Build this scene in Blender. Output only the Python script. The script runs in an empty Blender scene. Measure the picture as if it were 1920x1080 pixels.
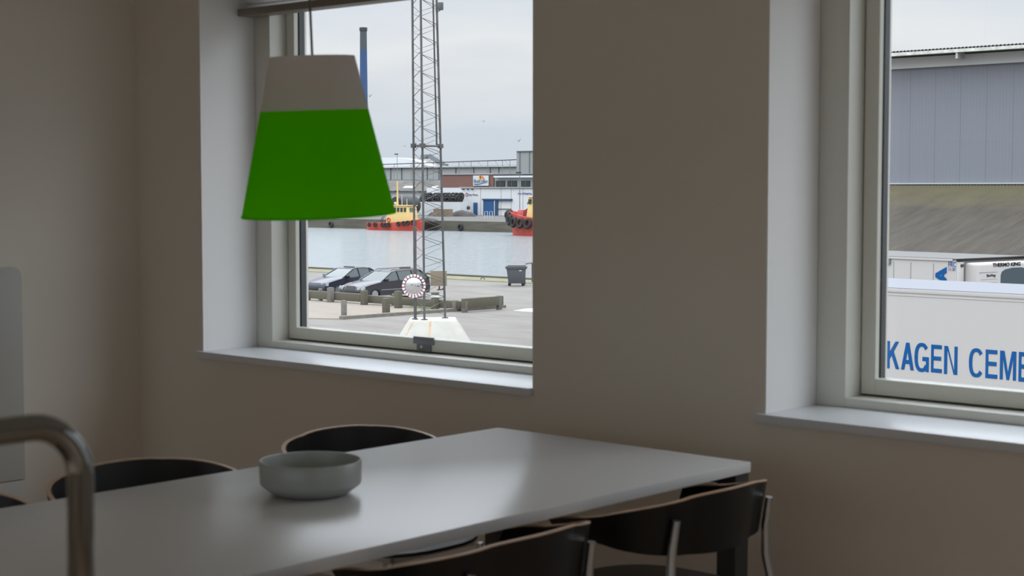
import bpy, bmesh, math, random
from mathutils import Vector, Matrix
random.seed(7)
C = bpy.context.scene.collection
SC = bpy.context.scene

# ------------------------------------------------------------------ camera
FPX = 3000.0
YAW, PITCH = math.radians(42.24), math.radians(3.55)
CAM = Vector((0, 0, 1.52))
cd = bpy.data.cameras.new('camera'); cam = bpy.data.objects.new('camera', cd); C.objects.link(cam)
cam.location = CAM
cam.rotation_euler = (math.pi/2 - PITCH, 0, YAW)
cd.sensor_width = 36; cd.lens = FPX/1920*36
cd.clip_start = .05; cd.clip_end = 3000
cd.dof.use_dof = True; cd.dof.focus_distance = 70; cd.dof.aperture_fstop = 8.5
SC.camera = cam

# ------------------------------------------------------------------ world: overcast sky
W = bpy.data.worlds.new('overcast_sky'); SC.world = W; W.use_nodes = True
nt = W.node_tree; nt.nodes.clear()
tc = nt.nodes.new('ShaderNodeTexCoord'); sep = nt.nodes.new('ShaderNodeSeparateXYZ')
nt.links.new(tc.outputs['Generated'], sep.inputs[0])
mp = nt.nodes.new('ShaderNodeMapping'); mp.inputs['Scale'].default_value = (5, 5, 26)
nt.links.new(tc.outputs['Generated'], mp.inputs[0])
nz = nt.nodes.new('ShaderNodeTexNoise'); nz.inputs['Scale'].default_value = 1.3; nz.inputs['Detail'].default_value = 5
nt.links.new(mp.outputs[0], nz.inputs[0])
ad = nt.nodes.new('ShaderNodeMath'); ad.operation = 'MULTIPLY_ADD'; ad.inputs[1].default_value = .09; 
nt.links.new(nz.outputs[0], ad.inputs[0]); 
sub = nt.nodes.new('ShaderNodeMath'); sub.operation = 'ADD'; sub.inputs[1].default_value = -.045
nt.links.new(sep.outputs[2], sub.inputs[0]); nt.links.new(sub.outputs[0], ad.inputs[2])
rp = nt.nodes.new('ShaderNodeValToRGB'); nt.links.new(ad.outputs[0], rp.inputs[0])
cr = rp.color_ramp
cr.elements[0].position = 0; cr.elements[0].color = (.60, .66, .73, 1)
cr.elements[1].position = 1; cr.elements[1].color = (1.05, 1.12, 1.22, 1)
for p, c in ((.03, (.62, .68, .75)), (.065, (.73, .76, .80)), (.085, (.80, .82, .84)), (.12, (.70, .745, .81)), (.3, (.85, .9, .98))):
    e = cr.elements.new(p); e.color = (*c, 1)
bg = nt.nodes.new('ShaderNodeBackground')
mr_ = nt.nodes.new('ShaderNodeMapRange'); mr_.interpolation_type = 'SMOOTHSTEP'
for i_, v_ in ((1, .13), (2, .60), (3, 1.08), (4, 3.7)): mr_.inputs[i_].default_value = v_
nt.links.new(sep.outputs[2], mr_.inputs[0]); nt.links.new(mr_.outputs[0], bg.inputs[1])
nt.links.new(rp.outputs[0], bg.inputs[0])
wo = nt.nodes.new('ShaderNodeOutputWorld'); nt.links.new(bg.outputs[0], wo.inputs[0])
SC.view_settings.view_transform = 'Standard'; SC.view_settings.look = 'None'
SC.view_settings.exposure = 0.0; SC.view_settings.gamma = 1.0; SC.view_settings.use_curve_mapping = False
SC.cycles.use_denoising = True
SC.cycles.max_bounces = 10; SC.cycles.diffuse_bounces = 6; SC.cycles.transparent_max_bounces = 16
SC.cycles.caustics_reflective = False; SC.cycles.caustics_refractive = False

# ------------------------------------------------------------------ pixel geometry (photo frame 1920x1080)
Fv = Vector((-math.sin(YAW)*math.cos(PITCH), math.cos(YAW)*math.cos(PITCH), -math.sin(PITCH)))
Rv = Vector((math.cos(YAW), math.sin(YAW), 0)); Uv = Rv.cross(Fv)
def ray(px, py): return Fv + Rv*((px-960)/FPX) + Uv*((540-py)/FPX)
def at_z(px, py, z): r = ray(px, py); return CAM + r*((z-CAM.z)/r.z)
def at_y(px, py, y): r = ray(px, py); return CAM + r*((y-CAM.y)/r.y)
def at_x(px, py, x): r = ray(px, py); return CAM + r*((x-CAM.x)/r.x)
def at_d(px, py, d): return CAM + ray(px, py)*d
GZ = CAM.z - 5.5          # harbour ground
WZ = CAM.z - 7.0          # water

# ------------------------------------------------------------------ materials
MATS = {}
def mat(name, col, rough=.6, metal=0, noise=None, bump=None, coat=0, spec=.5, trans=0, emit=None):
    if name in MATS: return MATS[name]
    m = bpy.data.materials.new(name); m.use_nodes = True; MATS[name] = m
    n = m.node_tree.nodes; l = m.node_tree.links; b = n['Principled BSDF']
    b.inputs['Base Color'].default_value = (*col, 1); b.inputs['Roughness'].default_value = rough
    b.inputs['Metallic'].default_value = metal; b.inputs['Coat Weight'].default_value = coat
    b.inputs['Specular IOR Level'].default_value = spec
    if trans: b.inputs['Transmission Weight'].default_value = trans
    if emit: b.inputs['Emission Color'].default_value = (*emit[0], 1); b.inputs['Emission Strength'].default_value = emit[1]
    t = n.new('ShaderNodeTexCoord')
    if noise:                                   # (scale, amount, stretch xyz)
        mpn = n.new('ShaderNodeMapping'); mpn.inputs['Scale'].default_value = noise[2] if len(noise) > 2 else (1, 1, 1)
        l.new(t.outputs['Object'], mpn.inputs[0])
        z = n.new('ShaderNodeTexNoise'); z.inputs['Scale'].default_value = noise[0]; z.inputs['Detail'].default_value = 6
        l.new(mpn.outputs[0], z.inputs[0])
        r = n.new('ShaderNodeValToRGB'); l.new(z.outputs[0], r.inputs[0])
        a = noise[1]
        r.color_ramp.elements[0].position = .3; r.color_ramp.elements[1].position = .7
        r.color_ramp.elements[0].color = (*[max(0, c*(1-a)) for c in col], 1)
        r.color_ramp.elements[1].color = (*[min(1, c*(1+a)) for c in col], 1)
        l.new(r.outputs[0], b.inputs['Base Color'])
    if bump:                                    # (scale, strength, distance, stretch)
        mpn = n.new('ShaderNodeMapping'); mpn.inputs['Scale'].default_value = bump[3] if len(bump) > 3 else (1, 1, 1)
        l.new(t.outputs['Object'], mpn.inputs[0])
        z = n.new('ShaderNodeTexNoise'); z.inputs['Scale'].default_value = bump[0]; z.inputs['Detail'].default_value = 4
        l.new(mpn.outputs[0], z.inputs[0])
        bp = n.new('ShaderNodeBump'); bp.inputs['Strength'].default_value = bump[1]; bp.inputs['Distance'].default_value = bump[2]
        l.new(z.outputs[0], bp.inputs['Height']); l.new(bp.outputs[0], b.inputs['Normal'])
    return m
def two_tone(name, c1, c2, scale, lo, hi, rough=.8, stretch=(1, 1, 1), bump=0):
    m = mat(name, c1, rough); n = m.node_tree.nodes; l = m.node_tree.links; b = n['Principled BSDF']
    t = n.new('ShaderNodeTexCoord'); mpn = n.new('ShaderNodeMapping'); mpn.inputs['Scale'].default_value = stretch
    l.new(t.outputs['Object'], mpn.inputs[0])
    z = n.new('ShaderNodeTexNoise'); z.inputs['Scale'].default_value = scale; z.inputs['Detail'].default_value = 8; z.inputs['Roughness'].default_value = .65
    l.new(mpn.outputs[0], z.inputs[0]); r = n.new('ShaderNodeValToRGB'); l.new(z.outputs[0], r.inputs[0])
    r.color_ramp.elements[0].position = lo; r.color_ramp.elements[1].position = hi
    r.color_ramp.elements[0].color = (*c1, 1); r.color_ramp.elements[1].color = (*c2, 1)
    l.new(r.outputs[0], b.inputs['Base Color'])
    if bump:
        bp = n.new('ShaderNodeBump'); bp.inputs['Strength'].default_value = bump; bp.inputs['Distance'].default_value = .02
        l.new(z.outputs[0], bp.inputs['Height']); l.new(bp.outputs[0], b.inputs['Normal'])
    return m
M_wall = mat('wall_paint', (.72, .67, .595), .75, noise=(1.5, .02), bump=(220, .05, .001))
M_lit_reveal = mat('lit_wall_paint', (.78, .78, .77), .6)  # wall paint lightened where daylight falls on the reveals
M_ceil = mat('ceiling_paint', (.75, .74, .72), .8)
M_floor = two_tone('floor_wood', (.40, .27, .17), (.50, .36, .24), 3, .35, .65, .45, (8, .6, 1))
M_frame = mat('window_paint', (.66, .66, .60), .35)
M_sash = mat('sash_paint', (.68, .68, .61), .35)
M_clad = mat('window_cladding', (.035, .04, .045), .4)
M_sill = mat('sill_laminate', (.66, .68, .70), .3)
M_gasket = mat('rubber_gasket', (.02, .02, .02), .6)
M_table = mat('table_laminate', (.61, .612, .61), .24, spec=.75)
M_edge = mat('table_edge', (.80, .82, .85), .4)
M_steel = mat('brushed_steel', (.50, .52, .54), .3, 1)
M_chrome = mat('chrome', (.24, .25, .245), .05, 1)
M_dark = mat('dark_steel', (.05, .05, .05), .4, .4)
M_black = mat('black_laminate', (.006, .0055, .0055), .42, spec=.35)
M_ply = mat('plywood_edge', (.52, .36, .24), .5, noise=(30, .12))
M_bowl = mat('bowl_ceramic', (.36, .385, .365), .32)
M_blind = None
M_blindbar = mat('blind_bar', (.20, .175, .14), .5)
M_grey = mat('latch_grey', (.17, .18, .19), .45)
M_white = mat('white_plastic', (.75, .75, .74), .4)
M_cab = mat('cabinet_lacquer', (.40, .395, .37), .45)
def glass_pane_mat(name, tint=(1, 1, 1), refl=1.0):
    m = bpy.data.materials.new(name); m.use_nodes = True; n = m.node_tree.nodes; l = m.node_tree.links; n.clear()
    o = n.new('ShaderNodeOutputMaterial'); mx = n.new('ShaderNodeMixShader'); lw = n.new('ShaderNodeLayerWeight'); lw.inputs[0].default_value = .5
    tr = n.new('ShaderNodeBsdfTransparent'); tr.inputs[0].default_value = (*tint, 1); gl = n.new('ShaderNodeBsdfGlossy'); gl.inputs['Roughness'].default_value = .01
    pw = n.new('ShaderNodeMath'); pw.operation = 'POWER'; pw.inputs[1].default_value = 5
    ml = n.new('ShaderNodeMath'); ml.operation = 'MULTIPLY_ADD'; ml.inputs[1].default_value = .92*refl; ml.inputs[2].default_value = .035*refl
    l.new(lw.outputs['Facing'], pw.inputs[0]); l.new(pw.outputs[0], ml.inputs[0]); l.new(ml.outputs[0], mx.inputs[0])
    l.new(tr.outputs[0], mx.inputs[1]); l.new(gl.outputs[0], mx.inputs[2]); l.new(mx.outputs[0], o.inputs[0])
    return m
M_glass = glass_pane_mat('window_glass', (.985, .99, .988), .8)
def fabric_mat(name, col, tcol, w):
    m = bpy.data.materials.new(name); m.use_nodes = True; n = m.node_tree.nodes; l = m.node_tree.links; n.clear()
    o = n.new('ShaderNodeOutputMaterial'); mx = n.new('ShaderNodeMixShader'); mx.inputs[0].default_value = w
    d = n.new('ShaderNodeBsdfDiffuse'); d.inputs[0].default_value = (*col, 1); t = n.new('ShaderNodeBsdfTranslucent'); t.inputs[0].default_value = (*tcol, 1)
    l.new(d.outputs[0], mx.inputs[1]); l.new(t.outputs[0], mx.inputs[2]); l.new(mx.outputs[0], o.inputs[0])
    return m
M_green = fabric_mat('green_shade', (.18, .66, .0), (.42, 1.0, .0), .72)
M_blind = fabric_mat('blind_fabric', (.7, .69, .68), (.95, .94, .93), .75)
M_cream = fabric_mat('cream_shade', (.80, .75, .75), (.95, .88, .90), .6)

# ------------------------------------------------------------------ mesh builder
class MB:
    def __init__(s): s.v = []; s.f = []; s.mi = []
    def add(s, vs, fs, mi=0):
        o = len(s.v); s.v += [Vector(v) for v in vs]; s.f += [[i+o for i in f] for f in fs]; s.mi += [mi]*len(fs); return s
    def box(s, x0, x1, y0, y1, z0, z1, mi=0):
        if x0 > x1: x0, x1 = x1, x0
        if y0 > y1: y0, y1 = y1, y0
        if z0 > z1: z0, z1 = z1, z0
        vs = [(x, y, z) for x in (x0, x1) for y in (y0, y1) for z in (z0, z1)]
        return s.add(vs, [(0, 1, 3, 2), (4, 6, 7, 5), (0, 4, 5, 1), (2, 3, 7, 6), (0, 2, 6, 4), (1, 5, 7, 3)], mi)
    def obox(s, c, ax, ay, az, mi=0):           # oriented box: centre and three half vectors
        c, ax, ay, az = map(Vector, (c, ax, ay, az))
        vs = [c + ax*i + ay*j + az*k for i in (-1, 1) for j in (-1, 1) for k in (-1, 1)]
        return s.add(vs, [(0, 1, 3, 2), (4, 6, 7, 5), (0, 4, 5, 1), (2, 3, 7, 6), (0, 2, 6, 4), (1, 5, 7, 3)], mi)
    def bar(s, a, b, w, h=None, up=(0, 0, 1), mi=0):
        a, b = Vector(a), Vector(b); d = (b-a); L = d.length; d.normalize(); up = Vector(up)
        if abs(d.dot(up)) > .98: up = Vector((1, 0, 0))
        x = d.cross(up).normalized(); y = x.cross(d).normalized(); h = h or w
        return s.obox((a+b)/2, d*L/2, x*w/2, y*h/2, mi)
    def ring(s, x0, x1, z0, z1, wl, wr, wb, wt, y0, y1, mi=0):
        s.box(x0, x0+wl, y0, y1, z0, z1, mi); s.box(x1-wr, x1, y0, y1, z0, z1, mi)
        s.box(x0+wl, x1-wr, y0, y1, z0, z0+wb, mi); s.box(x0+wl, x1-wr, y0, y1, z1-wt, z1, mi); return s
    def tube(s, pts, r, n=10, caps=True, mi=0):
        pts = [Vector(p) for p in pts]; rs = r if isinstance(r, (list, tuple)) else [r]*len(pts)
        o = len(s.v); prev = None
        for i, p in enumerate(pts):
            d = (pts[min(i+1, len(pts)-1)] - pts[max(i-1, 0)]).normalized()
            if prev is None:
                u = Vector((0, 0, 1)) if abs(d.z) < .9 else Vector((1, 0, 0)); x = d.cross(u).normalized()
            else: x = (prev - d*prev.dot(d)).normalized()
            prev = x; y = d.cross(x)
            for k in range(n):
                a = 2*math.pi*k/n; s.v.append(p + x*math.cos(a)*rs[i] + y*math.sin(a)*rs[i])
        for i in range(len(pts)-1):
            for k in range(n):
                s.f.append([o+i*n+k, o+i*n+(k+1) % n, o+(i+1)*n+(k+1) % n, o+(i+1)*n+k]); s.mi.append(mi)
        if caps:
            s.f.append([o+k for k in range(n)][::-1]); s.f.append([o+(len(pts)-1)*n+k for k in range(n)]); s.mi += [mi, mi]
        return s
    def lathe(s, prof, n=48, c=(0, 0, 0), mi=0, M=None, close=False):
        o = len(s.v); c = Vector(c)
        for (r, z) in prof:
            for k in range(n):
                a = 2*math.pi*k/n; p = Vector((r*math.cos(a), r*math.sin(a), z)); s.v.append((M @ p if M else p) + c)
        m = len(prof); rng = m if close else m-1
        for i in range(rng):
            for k in range(n):
                j = (i+1) % m
                s.f.append([o+i*n+k, o+i*n+(k+1) % n, o+j*n+(k+1) % n, o+j*n+k]); s.mi.append(mi)
        return s
    def torus(s, c, axis, R, r, n=18, m=8, mi=0):
        q = Vector((0, 0, 1)).rotation_difference(Vector(axis)).to_matrix()
        return s.lathe([(R+r*math.cos(2*math.pi*i/m), r*math.sin(2*math.pi*i/m)) for i in range(m)], n, c, mi, q, True)
    def disc(s, c, axis, r, t, n=24, mi=0):
        q = Vector((0, 0, 1)).rotation_difference(Vector(axis)).to_matrix()
        return s.lathe([(.0001, -t/2), (r, -t/2), (r, t/2), (.0001, t/2)], n, c, mi, q)
    def prism(s, poly, a, b, f=None, mi=0):     # poly of (u,w); f(u,w,t)->xyz, t from a to b
        n = len(poly); f = f or (lambda u, w, t: (u, t, w))
        vs = [f(u, w, a) for u, w in poly] + [f(u, w, b) for u, w in poly]
        return s.add(vs, [list(range(n))[::-1], list(range(n, 2*n))] + [[i, (i+1) % n, n+(i+1) % n, n+i] for i in range(n)], mi)
    def mesh(s, name, mats, off=(0, 0, 0), smooth=None, bevel=0, seg=2):
        me = bpy.data.meshes.new(name); off = Vector(off)
        me.from_pydata([v-off for v in s.v], [], s.f)
        mats = mats if isinstance(mats, (list, tuple)) else [mats]
        for m in mats: me.materials.append(m)
        me.polygons.foreach_set('material_index', s.mi)
        bm = bmesh.new(); bm.from_mesh(me); bmesh.ops.recalc_face_normals(bm, faces=bm.faces)
        if bevel:
            es = [e for e in bm.edges if len(e.link_faces) == 2 and e.calc_face_angle(0) > .5]
            bmesh.ops.bevel(bm, geom=es, offset=bevel, segments=seg, profile=.6, affect='EDGES', clamp_overlap=True)
        if smooth is not None:
            for fc in bm.faces: fc.smooth = True
            for e in bm.edges: e.smooth = len(e.link_faces) == 2 and e.calc_face_angle(0) < smooth
        bm.to_mesh(me); bm.free(); return me
def props(o, label, cat, group=None, kind=None):
    if label: o['label'] = label
    if cat: o['category'] = cat
    if group: o['group'] = group
    if kind: o['kind'] = kind
    return o
class Thing:
    def __init__(s, name, label, cat, loc=(0, 0, 0), rotz=0, group=None, kind=None, world=False):
        s.o = bpy.data.objects.new(name, None); C.objects.link(s.o); s.o.empty_display_size = .1
        s.o.location = loc; s.o.rotation_euler = (0, 0, rotz); s.off = Vector(loc) if world else Vector((0, 0, 0))
        props(s.o, label, cat, group, kind)
    def part(s, name, mb, m, parent=None, smooth=.7, bevel=0, seg=2, label=None):
        o = bpy.data.objects.new(name, mb.mesh(name, m, s.off, smooth, bevel, seg)); C.objects.link(o); o.parent = parent or s.o
        if label: o['label'] = label
        return o
def solo(name, mb, m, label=None, cat=None, loc=(0, 0, 0), rotz=0, group=None, kind=None, smooth=.7, bevel=0, seg=2, world=True):
    o = bpy.data.objects.new(name, mb.mesh(name, m, loc if world else (0, 0, 0), smooth, bevel, seg)); C.objects.link(o)
    o.location = loc; o.rotation_euler = (0, 0, rotz); return props(o, label, cat, group, kind)
def dup(root, loc, rotz=None, label=None):
    def cp(o, parent):
        c = o.copy(); C.objects.link(c); c.parent = parent
        for ch in list(o.children): cp(ch, c)
        return c
    r = cp(root, None); r.location = loc
    if rotz is not None: r.rotation_euler = (0, 0, rotz)
    if label: r['label'] = label
    return r
def text(name, body, size, m, origin, xd, yd, parent=None, off=(0, 0, 0), width=None, depth=.004, bold=0):
    cu = bpy.data.curves.new(name, 'FONT'); cu.body = body; cu.size = size; cu.extrude = depth/2; cu.offset = bold
    ob = bpy.data.objects.new(name, cu); C.objects.link(ob)
    dg = bpy.context.evaluated_depsgraph_get(); dg.update()
    me = bpy.data.meshes.new_from_object(ob.evaluated_get(dg)); bpy.data.objects.remove(ob); bpy.data.curves.remove(cu)
    xs = [v.co.x for v in me.vertices]; ys = [v.co.y for v in me.vertices]
    x0, x1, h = min(xs), max(xs), max(ys)-min(0, min(ys)) if False else max(ys)
    sx = (width/(x1-x0)) if width else size/h; sy = size/h
    xd, yd = Vector(xd).normalized(), Vector(yd).normalized(); zd = xd.cross(yd)
    for v in me.vertices:
        p = v.co; v.co = Vector(origin) - Vector(off) + xd*((p.x-x0)*sx) + yd*(p.y*sy) + zd*p.z
    me.materials.clear(); me.materials.append(m)
    o = bpy.data.objects.new(name, me); C.objects.link(o); o.parent = parent
    return o

# ================================================================== ROOM
YW, YO = 4.14, 4.64            # inner / outer face of the window wall
WIN = [(-5.54, -3.66), (-2.71, -.83), (.12, 2.0)]
ZS, ZT = .83, 2.60
RX0, RX1, RY0, RZ = -6.0, 3.0, -2.6, 2.80
mb = MB()
xs = [RX0-.2, WIN[0][0], WIN[0][1], WIN[1][0], WIN[1][1], WIN[2][0], WIN[2][1], RX1+.2]
for i in (0, 2, 4, 6): mb.box(xs[i], xs[i+1], YW, YO, -.1, RZ+.1)
for i in (1, 3, 5): mb.box(xs[i], xs[i+1], YW, YO, -.1, ZS-.028); mb.box(xs[i], xs[i+1], YW, YO, ZT, RZ+.1)
solo('wall_window_side', mb, M_wall, kind='structure')
solo('wall_left', MB().box(RX0-.15, RX0, RY0, YW, -.1, RZ), M_wall, kind='structure')
solo('wall_right', MB().ring(RY0, YW, -.1, RZ, 1.6, 1.4, .95, .5, RX1, RX1+.15), M_wall, kind='structure')
bpy.data.objects['wall_right'].data.transform(Matrix(((0, 1, 0, 0), (1, 0, 0, 0), (0, 0, 1, 0), (0, 0, 0, 1)))); bpy.data.objects['wall_right'].data.flip_normals()
RW = (-4.4, 1.0, .5, 2.4)  # opening for the added rear window
solo('wall_rear', MB().ring(RX0-.15, RX1+.15, -.1, RZ, RW[0]-RX0+.15, RX1+.15-RW[1], RW[2]+.1, RZ-RW[3], RY0-.15, RY0), M_wall, kind='structure')
solo('floor', MB().box(RX0, RX1, RY0, YW, -.1, 0), M_floor, kind='structure')
solo('ceiling', MB().box(RX0-.15, RX1+.15, RY0-.15, YW, RZ, RZ+.1), M_ceil, kind='structure')
for nm, b in (('baseboard_window_side', (RX0, RX1, YW-.015, YW)), ('baseboard_left', (RX0, RX0+.015, RY0, YW-.015))):
    solo(nm, MB().box(*b, 0, .09), M_white, kind='structure')

YF, YS, YG = 4.43, 4.52, 4.542   # frame face, sash face, pane
def window(n, X0, X1, latch_x):
    t = Thing('window_%d' % n, None, None, (X0, YW, ZS), kind='structure', world=True)
    # sheets over jambs and head: wall paint, window light put into its colour
    r = MB(); r.box(X0-.001, X0+.004, YW+.001, YF, ZS, ZT); r.box(X1-.004, X1+.001, YW+.001, YF, ZS, ZT); r.box(X0, X1, YW+.001, YF, ZT-.004, ZT+.001)
    t.part('lit_reveal_sheet', r, M_lit_reveal)
    s = MB().box(X0+.001, X1-.001, YW-.001, YF+.02, ZS-.028, ZS); s.box(X0-.022, X1, YW-.022, YW, ZS-.028, ZS)
    t.part('window_sill', s, M_sill, bevel=.004)
    f = MB().ring(X0+.004, X1-.004, ZS, ZT-.004, .106, .106, .03, .10, YF, 4.60)
    fo = t.part('window_frame', f, M_frame, bevel=.003)
    g = MB().ring(X0+.105, X1-.105, ZS+.025, ZT-.10, .02, .02, .02, .02, YS+.02, YS+.035)
    t.part('gasket', g, M_gasket, fo)
    sx0, sx1, sz0, sz1 = X0+.114, X1-.114, ZS+.036, ZT-.108
    sm = MB().ring(sx0, sx1, sz0, sz1, .05, .05, .05, .05, YS, YS+.021)
    # sloping glazing bead
    for (a, b, c_, d_) in (((sx0+.05, sz0+.05), (sx1-.05, sz0+.05), (0, 1), 0), ((sx0+.05, sz1-.05), (sx1-.05, sz1-.05), (0, -1), 0),
                           ((sx0+.05, sz0+.05), (sx0+.05, sz1-.05), (1, 0), 0), ((sx1-.05, sz0+.05), (sx1-.05, sz1-.05), (-1, 0), 0)):
        k = .003
        vs = [(a[0], YS+.001, a[1]), (b[0], YS+.001, b[1]), (b[0]+c_[0]*k, YG-.002, b[1]+c_[1]*k), (a[0]+c_[0]*k, YG-.002, a[1]+c_[1]*k), (a[0], YG-.002, a[1]), (b[0], YG-.002, b[1])]
        sm.add(vs, [(0, 1, 2, 3), (0, 1, 5, 4), (3, 2, 5, 4), (0, 3, 4), (1, 2, 5)])
    so = t.part('sash', sm, M_sash, bevel=.0015, seg=1)
    gx0, gx1, gz0, gz1 = sx0+.05, sx1-.05, sz0+.05, sz1-.05
    t.part('glass_pane', MB().box(gx0-.01, gx1+.01, YG, YG+.004, gz0-.01, gz1+.01), M_glass, so)
    t.part('outer_cladding', MB().ring(sx0+.004, sx1-.004, sz0, sz1, .051, .051, .049, .06, YG+.005, YG+.034), M_clad, so)
    t.part('outer_bead', MB().ring(sx0+.004, sx1-.004, sz0, sz1, .051, .051, .049, .06, YG+.034, YG+.044), M_sash, so)
    if latch_x:
        l = MB().box(latch_x-.062, latch_x+.055, YS-.007, YS, sz0+.028, sz0+.058); l.box(latch_x-.042, latch_x+.038, YS-.007, YS, sz0-.004, sz0+.03)
        lo = t.part('latch', l, M_grey, so, bevel=.002, label='grey metal latch plate')
        t.part('screw', MB().disc((latch_x-.012, YS-.008, sz0+.018), (0, -1, 0), .006, .004, 16), M_white, so)
    return t
w1 = window(1, *WIN[0], at_y(797, 645, YS).x)
w2 = window(2, *WIN[1], None)
w3 = window(3, *WIN[2], None)  # unseen third window, added to let more daylight into the room
def added_window(n, a, b, z0, z1, f):
    t = Thing('window_%d' % n, None, None, (0, 0, 0), kind='structure')
    m = MB().ring(a, b, z0, z1, .07, .07, .07, .07, .03, .09)
    for q in (1, 2): m.box(a+(b-a)*q/3-.03, a+(b-a)*q/3+.03, .03, .09, z0+.07, z1-.07)
    g = MB().box(a+.07, b-.07, .055, .06, z0+.07, z1-.07)
    for k in (m, g): k.v = [Vector(f(*v)) for v in k.v]
    fo = t.part('window_frame', m, M_frame, smooth=None); t.part('glass_pane', g, M_glass, fo, smooth=None)
added_window(4, RW[0], RW[1], RW[2], RW[3], lambda x, y, z: (x, RY0-y, z))  # unseen window behind the camera, added for fill daylight
added_window(5, RY0+1.6, YW-1.4, .85, RZ-.5, lambda x, y, z: (RX1+y, x, z))  # unseen window in the right wall, also added to brighten the room

# pleated blind drawn up under the head of window 1
bz = at_y(640, 14.5, YF-.02).z
bb = Thing('pleated_blind', 'off-white pleated blind drawn up at the head of the window behind the pendant', 'blind', (WIN[0][0]+.02, YF-.085, bz), world=True)
bx0, bx1 = WIN[0][0]+.012, WIN[0][1]-.012
bb.part('bottom_rail', MB().box(bx0, bx1, YF-.095, YF-.012, bz, bz+.032), M_blindbar, bevel=.005)
zs, z, k = [], bz+.033, 0
while z < ZT-.055: zs.append((YF-.085 if k % 2 else YF-.045, z)); z += .011; k += 1
pl = MB().add([(x, y, q) for y, q in zs for x in (bx0, bx1)], [(2*i, 2*i+1, 2*i+3, 2*i+2) for i in range(len(zs)-1)])
bb.part('pleats', pl, M_blind, smooth=None)
bb.part('head_rail', MB().box(bx0, bx1, YF-.10, YF-.008, z, ZT-.006), M_white, bevel=.003)

# cabinet by the left wall
ca = at_x(40, 500, RX0+.38); 
cy1, cz = ca.y, ca.z
cb = Thing('cabinet', 'pale grey cabinet with rounded top corner standing against the left wall', 'cabinet', (RX0+.2, cy1-.35, 0), world=True)
def rrect(x0, x1, y0, y1, z0, z1, r):
    pts = [(y0, z0), (y1, z0)] + [(y1-r+r*math.cos(a), z1-r+r*math.sin(a)) for a in [i*math.pi/12 for i in range(7)]] + [(y0+r-r*math.sin(a), z1-r+r*math.cos(a)) for a in [i*math.pi/12 for i in range(7)]]
    return MB().prism(pts, x0, x1, lambda u, w, t: (t, u, w))
cb.part('body', rrect(RX0+.005, RX0+.36, cy1-.68, cy1+.012, .0, cz-.012, .03), mat('cabinet_body', (.46, .455, .43), .5))
zj = at_x(20, 903, RX0+.38).z
cd_ = cb.part('door', rrect(RX0+.36, RX0+.38, cy1-.66, cy1, zj+.002, cz, .035), M_cab, bevel=.002)
cb.part('handle', MB().box(RX0+.38, RX0+.40, cy1-.62, cy1-.60, zj+.1, zj+.3), M_steel, cd_)
cb.part('drawer', MB().box(RX0+.36, RX0+.38, cy1-.66, cy1, .05, zj-.001), M_cab, bevel=.002)

# ------------------------------------------------------------------ dining table
TX0, TX1, TY0, TY1, TZ = -3.53, -2.545, 1.32, 3.82, .74
tb = Thing('dining_table', 'long white laminate dining table standing end-on to the window wall', 'table', ((TX0+TX1)/2, (TY0+TY1)/2, 0), world=True)
tb.part('tabletop', MB().box(TX0, TX1, TY0, TY1, TZ-.030, TZ), M_table, bevel=.0025)
tb.part('edge_band', MB().ring(TX0-.0012, TX1+.0012, TY0-.0012, TY1+.0012, .003, .003, .003, .003, TZ-.029, TZ-.0022), M_edge)
bpy.data.objects['edge_band'].data.transform(Matrix(((1, 0, 0, 0), (0, 0, 1, 0), (0, 1, 0, 0), (0, 0, 0, 1))))
for x in (TX0+.004, TX1-.069):
    for y in (TY0+.004, TY1-.069):
        tb.part('leg', MB().box(x, x+.065, y, y+.065, 0, TZ-.032), M_dark, bevel=.003)
for x in (TX0+.22, TX1-.25):
    tb.part('side_rail', MB().box(x, x+.03, TY0+.06, TY1-.06, TZ-.062, TZ-.032), M_dark)
for y in (TY0+.03, TY1-.06):
    tb.part('end_rail', MB().box(TX0+.07, TX1-.07, y, y+.03, TZ-.062, TZ-.032), M_dark)

# ------------------------------------------------------------------ bowl
bp_ = at_z(583, 925, TZ)
bw = MB().lathe([(.0001, .0), (.085, .0), (.10, .004), (.128, .026), (.130, .032), (.131, .085), (.129, .0875), (.126, .087), (.1245, .082), (.123, .034), (.10, .012), (.0001, .010)], 72)
solo('bowl', bw, M_bowl, 'pale grey-green ceramic bowl with straight sides on the white table', 'bowl', (bp_.x, bp_.y, TZ+.0005), world=False)

# ------------------------------------------------------------------ pendant lamp
lp = at_d(598, 403, 4.1)
pd_ = Thing('pendant_lamp', 'pendant lamp with white and green cone shade hanging above the bowl', 'lamp', (lp.x, lp.y, lp.z))
tilt = math.radians(-1.7)
ax = Fv.copy(); ax.z = 0; ax.normalize()
Q = Matrix.Rotation(tilt, 3, ax) @ Matrix.Rotation(.045, 3, Rv)
H, h1 = .402, .266
r0, r1, r2 = .196, .137, .1075
def shade(za, ra, zb, rb, t=.0012, n=96): return MB().lathe([(ra, za), (rb, zb), (rb-t, zb), (ra-t, za)], n, M=Q, close=True)
sh = pd_.part('shade', shade(0, r0, h1, r1), M_green, label='green lower band of the shade')
pd_.part('upper_shade', shade(h1, r1, H, r2), M_cream, label='off-white upper band of the shade')
pd_.part('shade_rim', MB().lathe([(r0+.0012, -.001), (r0+.0012, .004), (r0-.003, .004), (r0-.003, -.001)], 96, M=Q, close=True), M_green)
for i in range(3):
    a = 2*math.pi*i/3 + .4
    pd_.part('spoke', MB().tube([Q @ Vector((.012*math.cos(a), .012*math.sin(a), H-.012)), Q @ Vector(((r2-.001)*math.cos(a), (r2-.001)*math.sin(a), H-.006))], .0015, 6), M_steel)
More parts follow.
